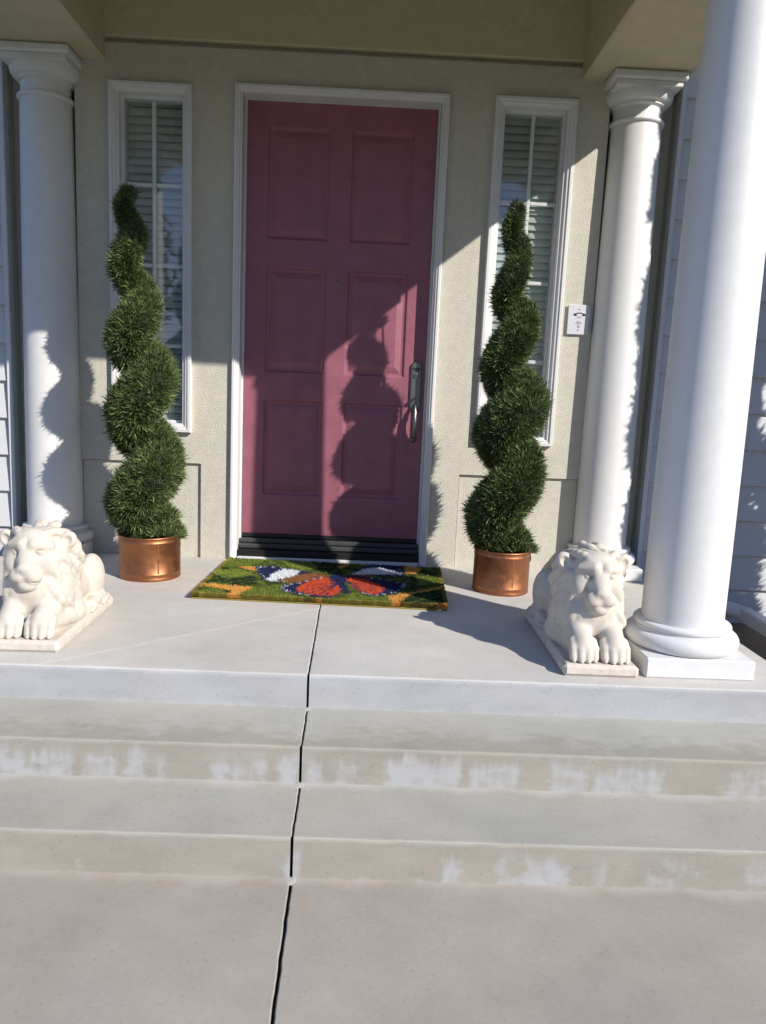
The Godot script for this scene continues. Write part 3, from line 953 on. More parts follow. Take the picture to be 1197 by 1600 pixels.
func build_walls() -> void:
	var w := thing("entry_wall", "beige stucco entry wall around the red door and its two side windows", "wall", Vector3.ZERO)
	var st := begin()
	var d := 0.60
	var holes := [[-0.56, -1.0, 0.548, 2.635]]
	for q in WIN: holes.append([q[0] + 0.03, q[1] + 0.03, q[2] - 0.03, q[3] - 0.03])
	holes.append([-1.9, -1.0, -0.775, 0.568])
	holes.append([0.76, -1.0, 1.9, 0.568])
	plate(st, [-1.478, -0.004, 1.478, 2.845], holes, 0.0, -0.16)
	part("stucco_field", st.commit(), M.stucco, w)
	part("recessed_panel", box_mesh(Vector3(-1.477, -0.004, -0.16), Vector3(-0.777, 0.566, -0.020), 0.004), M.stucco, w)
	part("recessed_panel", box_mesh(Vector3(0.762, -0.004, -0.16), Vector3(1.477, 0.566, -0.020), 0.004), M.stucco, w)
	part("reveal_groove", box_mesh(Vector3(-1.477, 2.846, -0.16), Vector3(1.477, 2.872, -0.03), 0.002), M.stucco, w)
	part("upper_wall", box_mesh(Vector3(-1.478, 2.873, -0.16), Vector3(1.478, 3.6, 0.012), 0.006), M.beam, w)
	# the niches that the rear columns stand in
	for k in [-1.0, 1.0]:
		var a := func(x0: float, x1: float, z0: float, z1: float, y0: float) -> ArrayMesh: return box_mesh(Vector3(minf(k * x0, k * x1), y0, z0), Vector3(maxf(k * x0, k * x1), 3.6, z1), 0.003)
		part("niche_side", a.call(1.30, 1.478, -0.30, -0.162, -0.004), M.stucco, w)
		part("niche_back", a.call(1.4785, 1.975, -0.30, -0.165, -0.4), M.stucco, w)
		part("niche_side", a.call(1.888, 1.975, -0.164, -0.090, -0.4), M.stucco, w)
	# siding to both sides, board over board
	for s in [-1.0, 1.0]:
		var sw := thing("siding_wall", "white lap siding wall at the left edge, half in sunlight" if s < 0 else "white lap siding wall behind the right columns, in tree shade", "wall", Vector3(s * 1.923, 0, -0.07), 0.0, "lap siding walls")
		var len_ := 3.2
		var bm := begin()
		var x0 := 0.0 if s > 0 else -len_
		var x1 := len_ if s > 0 else 0.0
		var y1 := 0.218
		var zt := -0.012
		var zb := 0.010
		quad(bm, Vector3(x0, 0.004, zb), Vector3(x1, 0.004, zb), Vector3(x1, y1, zt), Vector3(x0, y1, zt))
		quad(bm, Vector3(x0, 0, zb - 0.003), Vector3(x1, 0, zb - 0.003), Vector3(x1, 0.004, zb), Vector3(x0, 0.004, zb))
		quad(bm, Vector3(x0, 0, -0.016), Vector3(x1, 0, -0.016), Vector3(x1, 0, zb - 0.003), Vector3(x0, 0, zb - 0.003))
		quad(bm, Vector3(x1, 0, -0.016), Vector3(x0, 0, -0.016), Vector3(x0, y1, -0.016), Vector3(x1, y1, -0.016))
		for xe in [x0, x1]:
			var e := [Vector3(xe, 0, -0.016), Vector3(xe, 0.004, zb), Vector3(xe, y1, zt), Vector3(xe, y1, -0.016)]
			if xe == x0: quad(bm, e[0], e[1], e[2], e[3])
			else: quad(bm, e[3], e[2], e[1], e[0])
		var board := bm.commit()
		for k in 18:
			part("board", board, M.siding, sw, Vector3(0, 0.565 + (k - 4) * 0.218, 0))
		var a := -0.033 if s > 0 else 0.003
		part("corner_board", box_mesh(Vector3(a, -0.395, -0.016), Vector3(a + 0.030, 3.6, 0.026), 0.004), M.white, sw)
		var lo := Vector3(0.045, -0.4, -0.17) if s > 0 else Vector3(-len_, -0.4, -0.17)
		var hi := Vector3(len_, 3.6, -0.018) if s > 0 else Vector3(-0.045, 3.6, -0.018)
		part("backing", box_mesh(lo, hi, 0.002), M.room, sw)
	# the hall behind the wall, closed and dark
	var hall := setting("entry_hall")
	for b in [[Vector3(-1.29, 0.0, -3.1), Vector3(1.29, 0.10, -0.165)], [Vector3(-1.29, 3.0, -3.1), Vector3(1.29, 3.1, -0.165)], [Vector3(-1.40, 0.1, -3.2), Vector3(1.40, 3.0, -3.1)], [Vector3(-1.40, 0.0, -3.1), Vector3(-1.293, 3.1, -0.445)], [Vector3(1.293, 0.0, -3.1), Vector3(1.40, 3.1, -0.445)]]:
		part("hall_surface", box_mesh(b[0], b[1], 0.001), M.room, hall)

func build_portico() -> void:
	var lab := ["beige plaster beam running out over the left columns", "beige plaster beam running out over the right columns"]
	for k in 2:
		var s: float = [-1.0, 1.0][k]
		var b := thing("porch_beam", lab[k], "beam", Vector3(s * 1.585, 2.750 if s < 0 else 2.778, 0), 0.0, "porch beams")
		part("beam_body", box_mesh(Vector3(-0.277, 0, -0.278), Vector3(0.277, 0.82, 1.306), 0.008), M.beam, b)
	var fb := thing("porch_beam", "beige plaster beam across the front of the porch", "beam", Vector3(0, 2.778, 1.585), 0.0, "porch beams")
	part("beam_body", box_mesh(Vector3(-1.9, 0, -0.277), Vector3(1.9, 0.82, 0.277), 0.008), M.beam, fb)
	var c := part("porch_ceiling", box_mesh(Vector3(-1.30, 3.42, 0.014), Vector3(1.30, 3.56, 1.306), 0.003), M.beam, self)
	c.set_meta("kind", "structure")
	var rf := thing("porch_roof", "low brown gable roof over the porch", "roof", Vector3(0, 3.60, 0))
	var st := begin()
	var pr := [Vector2(-2.15, 0), Vector2(2.15, 0), Vector2(0, 0.75)]
	for z in [[2.05, 1], [-0.3, -1]]:
		var q := [Vector3(pr[0].x, pr[0].y, z[0]), Vector3(pr[1].x, pr[1].y, z[0]), Vector3(pr[2].x, pr[2].y, z[0])]
		if z[1] < 0: quad(st, q[1], q[0], q[2], q[2])
		else: quad(st, q[0], q[1], q[2], q[2])
	for k in 3:
		var a: Vector2 = pr[k]
		var b2: Vector2 = pr[(k + 1) % 3]
		quad(st, Vector3(a.x, a.y, 2.05), Vector3(a.x, a.y, -0.3), Vector3(b2.x, b2.y, -0.3), Vector3(b2.x, b2.y, 2.05))
	part("roof_slope", st.commit(), M.roof, rf)

func column(label: String, at: Vector3, r: float, half: float, h := 2.776) -> void:
	var c := thing("porch_column", label, "column", at, 0.0, "round porch columns")
	var ph := 0.078
	part("plinth", box_mesh(Vector3(-half, 0, -half), Vector3(half, ph, half), 0.006), M.column, c)
	var b := [Vector2(0.0, ph), Vector2(half * 0.93, ph)]
	for i in 13:     # torus
		var a := -PI * 0.5 + PI * i / 12.0
		b.append(Vector2(half * 0.93 + 0.028 * cos(a) - 0.004, ph + 0.033 + 0.033 * sin(a)))
	b.append(Vector2(r * 1.16, ph + 0.068))
	b.append(Vector2(r * 1.16, ph + 0.076))
	for i in 7:      # upper fillet
		var a := -PI * 0.5 + PI * i / 6.0
		b.append(Vector2(r * 1.13 + 0.010 * cos(a), ph + 0.088 + 0.012 * sin(a)))
	b.append(Vector2(r * 0.9, ph + 0.102))
	part("base_moulding", lathe(b, 64), M.column, c)
	var sh := []
	for i in 25:
		var f := i / 24.0
		var rr := r * (1.0 - 0.13 * pow(f, 1.7))
		sh.append(Vector2(rr, lerpf(ph + 0.100, h - 0.235, f)))
	part("shaft", lathe(sh, 64), M.column, c)
	var rt := r * 0.87
	var n := []
	for i in 9:
		var a := -PI * 0.5 + PI * i / 8.0
		n.append(Vector2(rt + 0.014 * cos(a), h - 0.222 + 0.013 * sin(a)))
	n.push_front(Vector2(rt - 0.02, h - 0.235))
	n.append(Vector2(rt - 0.02, h - 0.209))
	part("neck_ring", lathe(n, 64), M.column, c)
	var e := [Vector2(rt - 0.006, h - 0.212), Vector2(rt - 0.006, h - 0.150), Vector2(rt + 0.010, h - 0.140), Vector2(rt + 0.010, h - 0.130)]
	for i in 8:
		var a := PI * 0.5 * i / 7.0
		e.append(Vector2(rt + 0.012 + 0.036 * sin(a), h - 0.128 + 0.055 * (1.0 - cos(a))))
	e.append(Vector2(rt + 0.048, h - 0.070))
	part("capital", lathe(e, 64), M.column, c)
	var st := begin()
	var ha := rt + 0.062
	cbox(st, Vector3(-ha + 0.02, h - 0.075, -ha + 0.02), Vector3(ha - 0.02, h - 0.045, ha - 0.02), 0.004)
	part("abacus", st.commit(), M.column, c)
	part("abacus_cap", box_mesh(Vector3(-ha, h - 0.046, -ha), Vector3(ha, h, ha), 0.010), M.column, c)

# ------------------------------------------------------------------ door and windows
func build_door() -> void:
	var fr := thing("door_frame", "white moulded door frame with a dark threshold", "door frame", Vector3(-0.006, 0, 0))
	var st := begin()
	rect_ring(st, -0.592, 0.0, 0.592, 2.666, [Vector2(0.0, -0.01), Vector2(0.0, 0.026), Vector2(0.004, 0.030), Vector2(0.016, 0.030), Vector2(0.020, 0.024), Vector2(0.028, 0.022), Vector2(0.034, 0.012), Vector2(0.042, 0.010), Vector2(0.044, -0.074), Vector2(0.056, -0.076), Vector2(0.056, -0.14)], false, true)
	part("casing", st.commit(), M.white, fr)
	part("sill_nosing", box_mesh(Vector3(-0.545, 0.0, -0.13), Vector3(0.545, 0.022, 0.028), 0.004), M.white, fr)
	part("threshold_riser", box_mesh(Vector3(-0.546, 0.024, -0.13), Vector3(0.546, 0.062, 0.016), 0.004), M.black, fr)
	part("threshold_plate", box_mesh(Vector3(-0.544, 0.064, -0.13), Vector3(0.544, 0.092, -0.018), 0.006), M.sill, fr)
	part("threshold_plate", box_mesh(Vector3(-0.544, 0.094, -0.13), Vector3(0.544, 0.122, -0.042), 0.006), M.sill, fr)
	var dr := thing("front_door", "dusty burgundy six panel front door with a tall handle", "door", Vector3(-0.006, 0, 0))
	var x0 := -0.534
	var x1 := 0.534
	part("door_sweep", box_mesh(Vector3(x0 + 0.004, 0.126, -0.12), Vector3(x1 - 0.004, 0.150, -0.064), 0.004), M.black, dr)
	var rows := [[0.385, 0.965], [1.118, 1.722], [1.872, 2.487]]
	var cols := [[-0.420, -0.060], [0.054, 0.414]]
	var holes := []
	for r in rows:
		for c in cols: holes.append([c[0], r[0], c[1], r[1]])
	st = begin()
	plate(st, [x0, 0.152, x1, 2.614], holes, -0.070, -0.115)
	part("door_leaf", st.commit(), M.door, dr)
	for h in holes:
		st = begin()
		rect_ring(st, h[0], h[1], h[2], h[3], [Vector2(0.0, -0.070), Vector2(0.006, -0.0715), Vector2(0.012, -0.079), Vector2(0.019, -0.082), Vector2(0.030, -0.082), Vector2(0.036, -0.079), Vector2(0.060, -0.0725), Vector2(0.064, -0.0715)], true)
		part("panel", st.commit(), M.door, dr)
	var pl := [Vector2(0.0, 0.0), Vector2(0.011, 0.0), Vector2(0.011, 0.004), Vector2(0.007, 0.006), Vector2(0.005, 0.003), Vector2(0.0, 0.003)]
	part("peephole", lathe(pl, 20), M.nickel, dr, Vector3(0.0, 1.645, -0.0705), Vector3(PI / 2, 0, 0))
	# tall handle set: escutcheon with a pointed foot, keyhole, latch, pull
	var hs := part("door_handle", box_mesh(Vector3(-0.033, 0.0, 0), Vector3(0.033, 0.215, 0.016), 0.007), M.nickel, dr, Vector3(0.483, 0.975, -0.0695))
	var cap := lathe([Vector2(0.0, 0.0), Vector2(0.033, 0.0), Vector2(0.033, 0.010), Vector2(0.027, 0.016), Vector2(0.0, 0.016)], 28)
	part("plate_end", cap, M.nickel, hs, Vector3(0, 0.212, 0), Vector3(PI / 2, 0, 0))
	var foot := part("plate_end", cap, M.nickel, hs, Vector3(0, 0.002, 0), Vector3(PI / 2, 0, 0))
	foot.scale = Vector3(1, 0.95, 1.5)
	var kh := lathe([Vector2(0.0, 0.0), Vector2(0.017, 0.0), Vector2(0.016, 0.008), Vector2(0.008, 0.010), Vector2(0.0, 0.010)], 24)
	part("cylinder", kh, M.nickel, hs, Vector3(0, 0.165, 0.015), Vector3(PI / 2, 0, 0))
	part("keyhole", box_mesh(Vector3(-0.0022, -0.006, 0), Vector3(0.0022, 0.006, 0.002), 0.0005), M.black, hs, Vector3(0, 0.165, 0.0245))
	st = begin()
	tube(st, [Vector3(0, 0.03, 0.014), Vector3(0, 0.032, 0.036), Vector3(0, 0.024, 0.052)], [0.010, 0.009, 0.012], 10, 0.6)
	part("thumb_latch", st.commit(), M.nickel, hs)
	st = begin()
	var pts := []
	var rad := []
	for i in 17:
		var f := i / 16.0
		pts.append(Vector3(0, lerpf(-0.005, -0.215, f), 0.014 + 0.045 * pow(sin(PI * clampf(f * 1.02, 0.0, 1.0)), 0.6)))
		rad.append(0.0085 + 0.0055 * sin(PI * f) + (0.003 if i == 4 or i == 12 else 0.0))
	tube(st, pts, rad, 12)
	part("pull", st.commit(), M.nickel, hs)
	part("pull_foot", lathe([Vector2(0.0, 0.0), Vector2(0.020, 0.0), Vector2(0.020, 0.006), Vector2(0.013, 0.014), Vector2(0.0, 0.017)], 24), M.nickel, hs, Vector3(0, -0.215, 0), Vector3(PI / 2, 0, 0))

func build_window(k: int) -> void:
	var q: Array = WIN[k]
	var names := ["tall white framed side window left of the door", "tall white framed side window right of the door"]
	var cx: float = (q[0] + q[2]) * 0.5
	var w := thing("side_window", names[k], "window", Vector3(cx, q[1], 0), 0.0, "side windows flanking the door")
	var hw: float = (q[2] - q[0]) * 0.5
	var h: float = q[3] - q[1]
	var st := begin()
	rect_ring(st, -hw, 0.0, hw, h, [Vector2(0.0, -0.01), Vector2(0.0, 0.030), Vector2(0.004, 0.036), Vector2(0.018, 0.036), Vector2(0.022, 0.029), Vector2(0.034, 0.027), Vector2(0.042, 0.016), Vector2(0.052, 0.014), Vector2(0.054, -0.030), Vector2(0.066, -0.031), Vector2(0.068, -0.040), Vector2(0.068, -0.15)])
	part("frame", st.commit(), M.white, w)
	var gx := hw - 0.067
	var gy0 := 0.069
	var gy1 := h - 0.069
	var bars := [0.0]
	var ys := [1.245 - q[1], 1.693 - q[1], 2.131 - q[1]]
	part("muntin", box_mesh(Vector3(-0.011, gy0, -0.060), Vector3(0.011, gy1, -0.046), 0.004), M.vinyl, w)
	var edges := [gy0, ys[0], ys[1], ys[2], gy1]
	for y in ys:
		for s in [-1.0, 1.0]:
			var a := 0.0115 if s > 0 else -gx
			var b := gx if s > 0 else -0.0115
			part("muntin", box_mesh(Vector3(a, y - 0.011, -0.059), Vector3(b, y + 0.011, -0.047), 0.004), M.vinyl, w)
	for i in 4:
		for s in [-1.0, 1.0]:
			var a := 0.0006 if s > 0 else -gx
			var b := gx if s > 0 else -0.0006
			part("pane", box_mesh(Vector3(a, edges[i], -0.044), Vector3(b, edges[i + 1], -0.040), 0.0005), M.glass, w)
			part("inner_pane", box_mesh(Vector3(a, edges[i], -0.068), Vector3(b, edges[i + 1], -0.064), 0.0005), M.glass, w)
	# slatted blind hanging behind the panes
	var bl := thing("window_blind", ["closed white slatted blind behind the left side window", "closed white slatted blind behind the right side window"][k], "blind", Vector3(cx, q[1], 0), 0.0, "slatted blinds in the side windows")
	var slat := begin()
	var sw := gx - 0.004
	var prof := [Vector2(-0.014, -0.025), Vector2(-0.007, -0.008), Vector2(0.002, 0.010), Vector2(0.014, 0.025)]
	for i in 3:
		var p0: Vector2 = prof[i]
		var p1: Vector2 = prof[i + 1]
		for e in [0.0, -0.003]:
			var v := [Vector3(-sw, p0.y, -p0.x + e), Vector3(sw, p0.y, -p0.x + e), Vector3(sw, p1.y, -p1.x + e), Vector3(-sw, p1.y, -p1.x + e)]
			if e == 0.0: quad(slat, v[0], v[1], v[2], v[3])
			else: quad(slat, v[1], v[0], v[3], v[2])
	var sm := slat.commit()
	var y: float = gy0 + 0.02
	rng.seed = 12 + k
	while y < gy1 - 0.01:
		var o := part("slat", sm, M.slat, bl, Vector3(0, y, -0.100), Vector3(rng.randf_range(-0.04, 0.04), 0, 0))
		y += 0.0435
	part("head_rail", box_mesh(Vector3(-sw, gy1 - 0.005, -0.125), Vector3(sw, gy1 + 0.04, -0.07), 0.003), M.slat, bl)

# ------------------------------------------------------------------ things on the porch
func pot(label: String, at: Vector3, r: float, turn: float) -> void:
	var p := thing("copper_pot", label, "pot", at, turn, "copper pots under the topiaries")
	var h := 0.232
	var b := [Vector2(0.0, 0.0), Vector2(r * 0.97, 0.0), Vector2(r * 0.985, 0.004), Vector2(r * 0.985, 0.012), Vector2(r * 0.975, 0.016), Vector2(r * 0.975, 0.030)]
	b.append_array([Vector2(r * 0.987, 0.033), Vector2(r * 0.987, 0.037), Vector2(r * 0.975, 0.040), Vector2(r * 0.975, h - 0.036), Vector2(r * 0.987, h - 0.033), Vector2(r * 0.987, h - 0.029), Vector2(r * 0.976, h - 0.026), Vector2(r * 0.976, h - 0.012)])
	for i in 9:
		var a := -PI * 0.5 + PI * 1.2 * i / 8.0
		b.append(Vector2(r * 0.978 + 0.005 * cos(a), h - 0.006 + 0.006 * sin(a)))
	b.append(Vector2(r * 0.95, h - 0.004))
	b.append(Vector2(r * 0.945, h - 0.03))
	part("vessel", lathe(b, 72), M.copper, p)
	part("seam", box_mesh(Vector3(-0.004, 0.04, r * 0.962), Vector3(0.004, h - 0.036, r * 0.979), 0.001), M.copper, p)
	part("soil", lathe([Vector2(0.0, h - 0.03), Vector2(0.01, h - 0.03), Vector2(r * 0.944, h - 0.034)].duplicate(), 32), M.soil, p)

const MAT := {
	"LU": [0.15, 0.27, 0.17, 0.22, 0.25, 0.22, 0.35, 0.30, 0.44, 0.35, 0.51, 0.44, 0.53, 0.54, 0.47, 0.48, 0.38, 0.62, 0.30, 0.64, 0.24, 0.63, 0.20, 0.48],
	"LUw": [0.24, 0.60, 0.25, 0.40, 0.29, 0.28, 0.36, 0.30, 0.36, 0.43, 0.31, 0.56, 0.27, 0.63],
	"LUb": [0.29, 0.63, 0.36, 0.43, 0.43, 0.34, 0.52, 0.46, 0.51, 0.52, 0.43, 0.55, 0.36, 0.65],
	"LL": [0.32, 0.79, 0.34, 0.69, 0.40, 0.61, 0.46, 0.43, 0.53, 0.54, 0.57, 0.71, 0.57, 0.86, 0.54, 0.98, 0.46, 0.94, 0.39, 0.90, 0.34, 0.86],
	"LLo": [0.39, 0.77, 0.42, 0.60, 0.47, 0.45, 0.52, 0.52, 0.57, 0.74, 0.56, 0.89, 0.52, 0.93, 0.44, 0.89, 0.40, 0.85],
	"RU": [0.56, 0.47, 0.62, 0.17, 0.66, 0.01, 0.72, -0.06, 0.81, -0.07, 0.83, 0.21, 0.82, 0.34, 0.72, 0.34, 0.63, 0.37],
	"RUw": [0.59, 0.34, 0.65, 0.14, 0.72, 0.10, 0.77, 0.16, 0.82, 0.27, 0.72, 0.30],
	"RUb": [0.58, 0.49, 0.60, 0.31, 0.67, 0.33, 0.70, 0.39, 0.62, 0.44],
	"RL": [0.57, 0.50, 0.59, 0.36, 0.67, 0.40, 0.75, 0.44, 0.84, 0.51, 0.84, 0.60, 0.81, 0.76, 0.73, 0.87, 0.68, 0.86, 0.63, 0.74],
	"RLo": [0.58, 0.53, 0.59, 0.41, 0.66, 0.44, 0.73, 0.58, 0.75, 0.72, 0.72, 0.83, 0.67, 0.82, 0.63, 0.73],
	"B1": [0.50, 0.42, 0.54, 0.34, 0.58, 0.42, 0.58, 0.56, 0.56, 0.63, 0.52, 0.57],
	"B2": [0.54, 0.60, 0.57, 0.57, 0.59, 0.65, 0.61, 0.82, 0.59, 0.85, 0.57, 0.74],
	"T1": [-0.00, 0.80, 0.03, 0.76, 0.22, 0.79, 0.21, 0.84, 0.18, 0.97, 0.18, 1.13, 0.15, 1.14, 0.14, 0.90, 0.04, 0.84],
	"T2": [0.08, 0.28, 0.15, 0.24, 0.19, 0.35, 0.14, 0.36],
	"T3": [0.83, -0.01, 0.89, -0.05, 0.91, 0.11, 0.89, 0.23, 0.84, 0.24],
	"T4": [0.76, 0.86, 0.88, 0.70, 1.00, 0.54, 1.00, 0.59, 0.86, 0.78, 0.82, 0.92, 0.81, 1.03, 0.79, 1.00],
	"T5": [0.52, 0.13, 0.60, -0.09, 0.61, -0.05, 0.54, 0.19],
	"T6": [0.93, 1.00, 1.00, 0.95, 1.00, 1.11, 0.87, 1.09],
	"T7": [0.76, 1.04, 0.84, 1.02, 0.87, 1.09, 0.76, 1.11],
	"T8": [0.45, 1.01, 0.51, 0.99, 0.53, 1.11, 0.47, 1.13],
	"D1": [0.23, -0.05, 0.48, -0.05, 0.56, 0.23, 0.50, 0.35, 0.41, 0.27, 0.30, 0.13],
	"D2": [0.88, 0.05, 0.99, 0.16, 1.00, 0.49, 0.84, 0.75, 0.86, 0.54, 0.85, 0.31],
	"D3": [0.82, 0.91, 0.87, 0.77, 0.99, 0.63, 0.99, 0.95, 0.87, 1.03, 0.81, 1.01],
	"D4": [0.01, 0.94, 0.12, 0.91, 0.16, 1.09, 0.06, 1.12],
	"D5": [-0.01, 0.04, 0.21, -0.02, 0.12, 0.22, 0.01, 0.30],
	"D6": [-0.01, 0.48, 0.19, 0.52, 0.23, 0.76, 0.03, 0.73],
	"G1": [0.23, -0.05, 0.36, -0.03, 0.45, 0.19, 0.39, 0.28, 0.29, 0.17],
	"G2": [0.17, 0.98, 0.23, 0.80, 0.31, 0.70, 0.33, 0.87, 0.43, 0.97, 0.45, 1.05, 0.21, 1.13],
	"G3": [0.58, 0.94, 0.62, 0.82, 0.69, 0.88, 0.78, 0.88, 0.79, 1.01, 0.59, 1.07],
	"G4": [0.88, 0.30, 0.99, 0.23, 1.00, 0.46, 0.89, 0.56],
	"G5": [-0.03, 0.45, 0.08, 0.31, 0.19, 0.48, 0.08, 0.62],
}

func build_mat() -> void:
	var w := 512
	var h := 332
	var c := {"navy": Color(0.018, 0.028, 0.10), "white": Color(0.72, 0.74, 0.76), "brown": Color(0.30, 0.13, 0.045), "orange": Color(0.60, 0.10, 0.035), "tan": Color(0.66, 0.36, 0.08), "dark": Color(0.012, 0.035, 0.010), "green": Color(0.135, 0.175, 0.022), "light": Color(0.24, 0.29, 0.05)}
	var nz := noise(140, 0.02, 4)
	var buf := []
	buf.resize(w * h)
	for y in h:
		for x in w:
			var v := nz.get_noise_2d(x, y * 1.4)
			# leaves overlap in diagonal blades with paler ribs
			var s := sin((x * 0.055 - y * 0.10) + v * 5.0)
			var k: Color = c.green.lerp(c.dark, clampf(0.38 + v * 1.5, 0.0, 1.0))
			if s > 0.86: k = k.lerp(c.light, 0.55)
			buf[y * w + x] = k
	var order := [["D1", "dark"], ["D2", "dark"], ["D3", "dark"], ["D4", "green"], ["D5", "green"], ["D6", "dark"], ["G1", "light"], ["G2", "green"], ["G3", "green"], ["G4", "green"], ["G5", "light"], ["T1", "tan"], ["T2", "tan"], ["T3", "tan"], ["T4", "tan"], ["T5", "tan"], ["T6", "tan"], ["T7", "tan"], ["T8", "tan"],
		["LU", "navy"], ["LUb", "brown"], ["LUw", "white"], ["RU", "navy"], ["RUb", "brown"], ["RUw", "white"], ["LL", "navy"], ["LLo", "orange"], ["RL", "navy"], ["RLo", "orange"], ["B1", "navy"], ["B2", "navy"]]
	for o in order:
		var f: Array = MAT[o[0]]
		var pts := PackedVector2Array()
		for i in range(0, f.size(), 2): pts.append(Vector2(f[i] * w, f[i + 1] * h))
		var lo := pts[0]
		var hi := pts[0]
		for q in pts: lo = lo.min(q); hi = hi.max(q)
		for y in range(maxi(0, int(lo.y) - 3), mini(h, int(hi.y) + 4)):
			for x in range(maxi(0, int(lo.x) - 3), mini(w, int(hi.x) + 4)):
				var q := Vector2(x + 7.0 * nz.get_noise_2d(x * 5.0, y * 5.0), y + 7.0 * nz.get_noise_2d(x * 5.0 + 400.0, y * 5.0))
				if Geometry2D.is_point_in_polygon(q, pts):
					var k: Color = c[o[1]]
					var e := nz.get_noise_2d(x * 3.0, y * 3.0)
					if o[1] == "green" and sin(x * 0.22 + y * 0.35 + e * 3.0) > 0.55: k = c.light
					if o[1] == "light" and sin(x * 0.3 - y * 0.25 + e * 3.0) > 0.6: k = c.green
					if o[1] == "dark" and sin(x * 0.2 + y * 0.2 + e * 3.0) > 0.8: k = c.green
					buf[y * w + x] = k
	# veins in the orange wings, fanned from the body, and white dots along the wing edges
	for fan in [[0.55, 0.60, [[0.42, 0.84], [0.45, 0.90], [0.49, 0.92], [0.52, 0.91], [0.42, 0.70]], 1], [0.59, 0.55, [[0.75, 0.72], [0.73, 0.80], [0.69, 0.83], [0.65, 0.77], [0.70, 0.62]], 1]]:
		for e in fan[2]:
			for i in 120:
				var q := Vector2(lerpf(fan[0], e[0], i / 120.0) * w, lerpf(fan[1], e[1], i / 120.0) * h)
				for dx in 3:
					var ix := clampi(int(q.x) + dx - 1, 0, w - 1)
					buf[clampi(int(q.y), 0, h - 1) * w + ix] = c.navy
	for key in ["LL", "RL", "LU", "RU"]:
		var f: Array = MAT[key]
		var n := f.size() / 2
		var cen := Vector2.ZERO
		for i in n: cen += Vector2(f[i * 2], f[i * 2 + 1]) / n
		for i in n:
			var a := Vector2(f[i * 2], f[i * 2 + 1])
			var b := Vector2(f[((i + 1) % n) * 2], f[((i + 1) % n) * 2 + 1])
			for t in [0.2, 0.7]:
				var q := a.lerp(b, t).lerp(cen, 0.09)
				if absf(q.x - 0.565) < 0.09: continue
				if key in ["LU", "RU"] and absf(q.x - 0.565) < 0.22: continue
				var px := Vector2(q.x * w, q.y * h)
				for dy in range(-3, 4):
					for dx in range(-5, 6):
						if dx * dx / 20.0 + dy * dy / 7.0 < 1.0:
							buf[clampi(int(px.y) + dy, 0, h - 1) * w + clampi(int(px.x) + dx, 0, w - 1)] = c.white
	var d := PackedByteArray()
	d.resize(w * h * 3)
	for i in w * h:
		var k: Color = buf[i].linear_to_srgb()
		d[i * 3] = int(k.r * 255.0)
		d[i * 3 + 1] = int(k.g * 255.0)
		d[i * 3 + 2] = int(k.b * 255.0)
	var tex := ImageTexture.create_from_image(Image.create_from_data(w, h, false, Image.FORMAT_RGB8, d))
	var m := mat(Color.WHITE, 0.95)
	m.albedo_texture = tex
	var t := thing("doormat", "green coir doormat printed with an orange and navy butterfly", "doormat", Vector3(0.021, 0, 0.527), -atan(0.043))
	var sx := 1.235
	var sz := 0.80
	part("backing", box_mesh(Vector3(-sx / 2, 0.0, -sz / 2), Vector3(sx / 2, 0.010, sz / 2), 0.003), mat(col(0.26, 0.20, 0.05), 0.95), t)
	var st := begin()
	var top := 0.027
	quad_uv(st, [Vector3(-sx / 2 + 0.005, top, sz / 2 - 0.005), Vector3(sx / 2 - 0.005, top, sz / 2 - 0.005), Vector3(sx / 2 - 0.005, top, -sz / 2 + 0.005), Vector3(-sx / 2 + 0.005, top, -sz / 2 + 0.005)], [Vector2(0.003, 0.997), Vector2(0.997, 0.997), Vector2(0.997, 0.003), Vector2(0.003, 0.003)])
	for e in 4:
		var pc := [Vector3(-1, 0, 1), Vector3(1, 0, 1), Vector3(1, 0, -1), Vector3(-1, 0, -1)]
		var a: Vector3 = pc[e] * Vector3(sx / 2 - 0.005, 0, sz / 2 - 0.005)
		var b: Vector3 = pc[(e + 1) % 4] * Vector3(sx / 2 - 0.005, 0, sz / 2 - 0.005)
		var ua := Vector2(clampf(a.x / sx + 0.5, 0.01, 0.99), clampf(a.z / sz + 0.5, 0.01, 0.99))
		var ub := Vector2(clampf(b.x / sx + 0.5, 0.01, 0.99), clampf(b.z / sz + 0.5, 0.01, 0.99))
		quad_uv(st, [a + Vector3.UP * 0.0102, b + Vector3.UP * 0.0102, b + Vector3.UP * top, a + Vector3.UP * top], [ua, ub, ub, ua])
	part("printed_pile", st.commit(), m, t)
	# standing coir fibres take the colour printed on them
	var xf := []
	var cols := PackedColorArray()
	rng.seed = 401
	for i in 62000:
		var u := rng.randf()
		var v := rng.randf()
		if i < 9000: v = 1.0 - 0.012 * rng.randf()
		elif i < 11500: u = 0.008 * rng.randf()
		elif i < 14000: u = 1.0 - 0.008 * rng.randf()
		var k: Color = buf[int(v * (h - 1)) * w + int(u * (w - 1))]
		if i < 9000 or u < 0.008 or u > 0.992: k = (k * 1.25).lerp(c.tan, 0.12 + 0.3 * rng.randf())
		var s := rng.randf_range(0.7, 1.3)
		cols.append(Color(k.r * s, k.g * s, k.b * s))
		var dir := Vector3(rng.randf_range(-0.45, 0.45), 1.0, rng.randf_range(-0.45, 0.45))
		if i < 9000: dir.z += rng.randf_range(0.0, 1.3)
		xf.append(Transform3D(basis_y(dir, rng.randf() * TAU, rng.randf_range(0.8, 1.2)), Vector3((u - 0.5) * sx, 0.012, (v - 0.5) * sz)))
	var fm := begin()
	quad(fm, Vector3(-0.0015, 0, 0), Vector3(0.0015, 0, 0), Vector3(0.0008, 0.021, 0), Vector3(-0.0008, 0.021, 0))
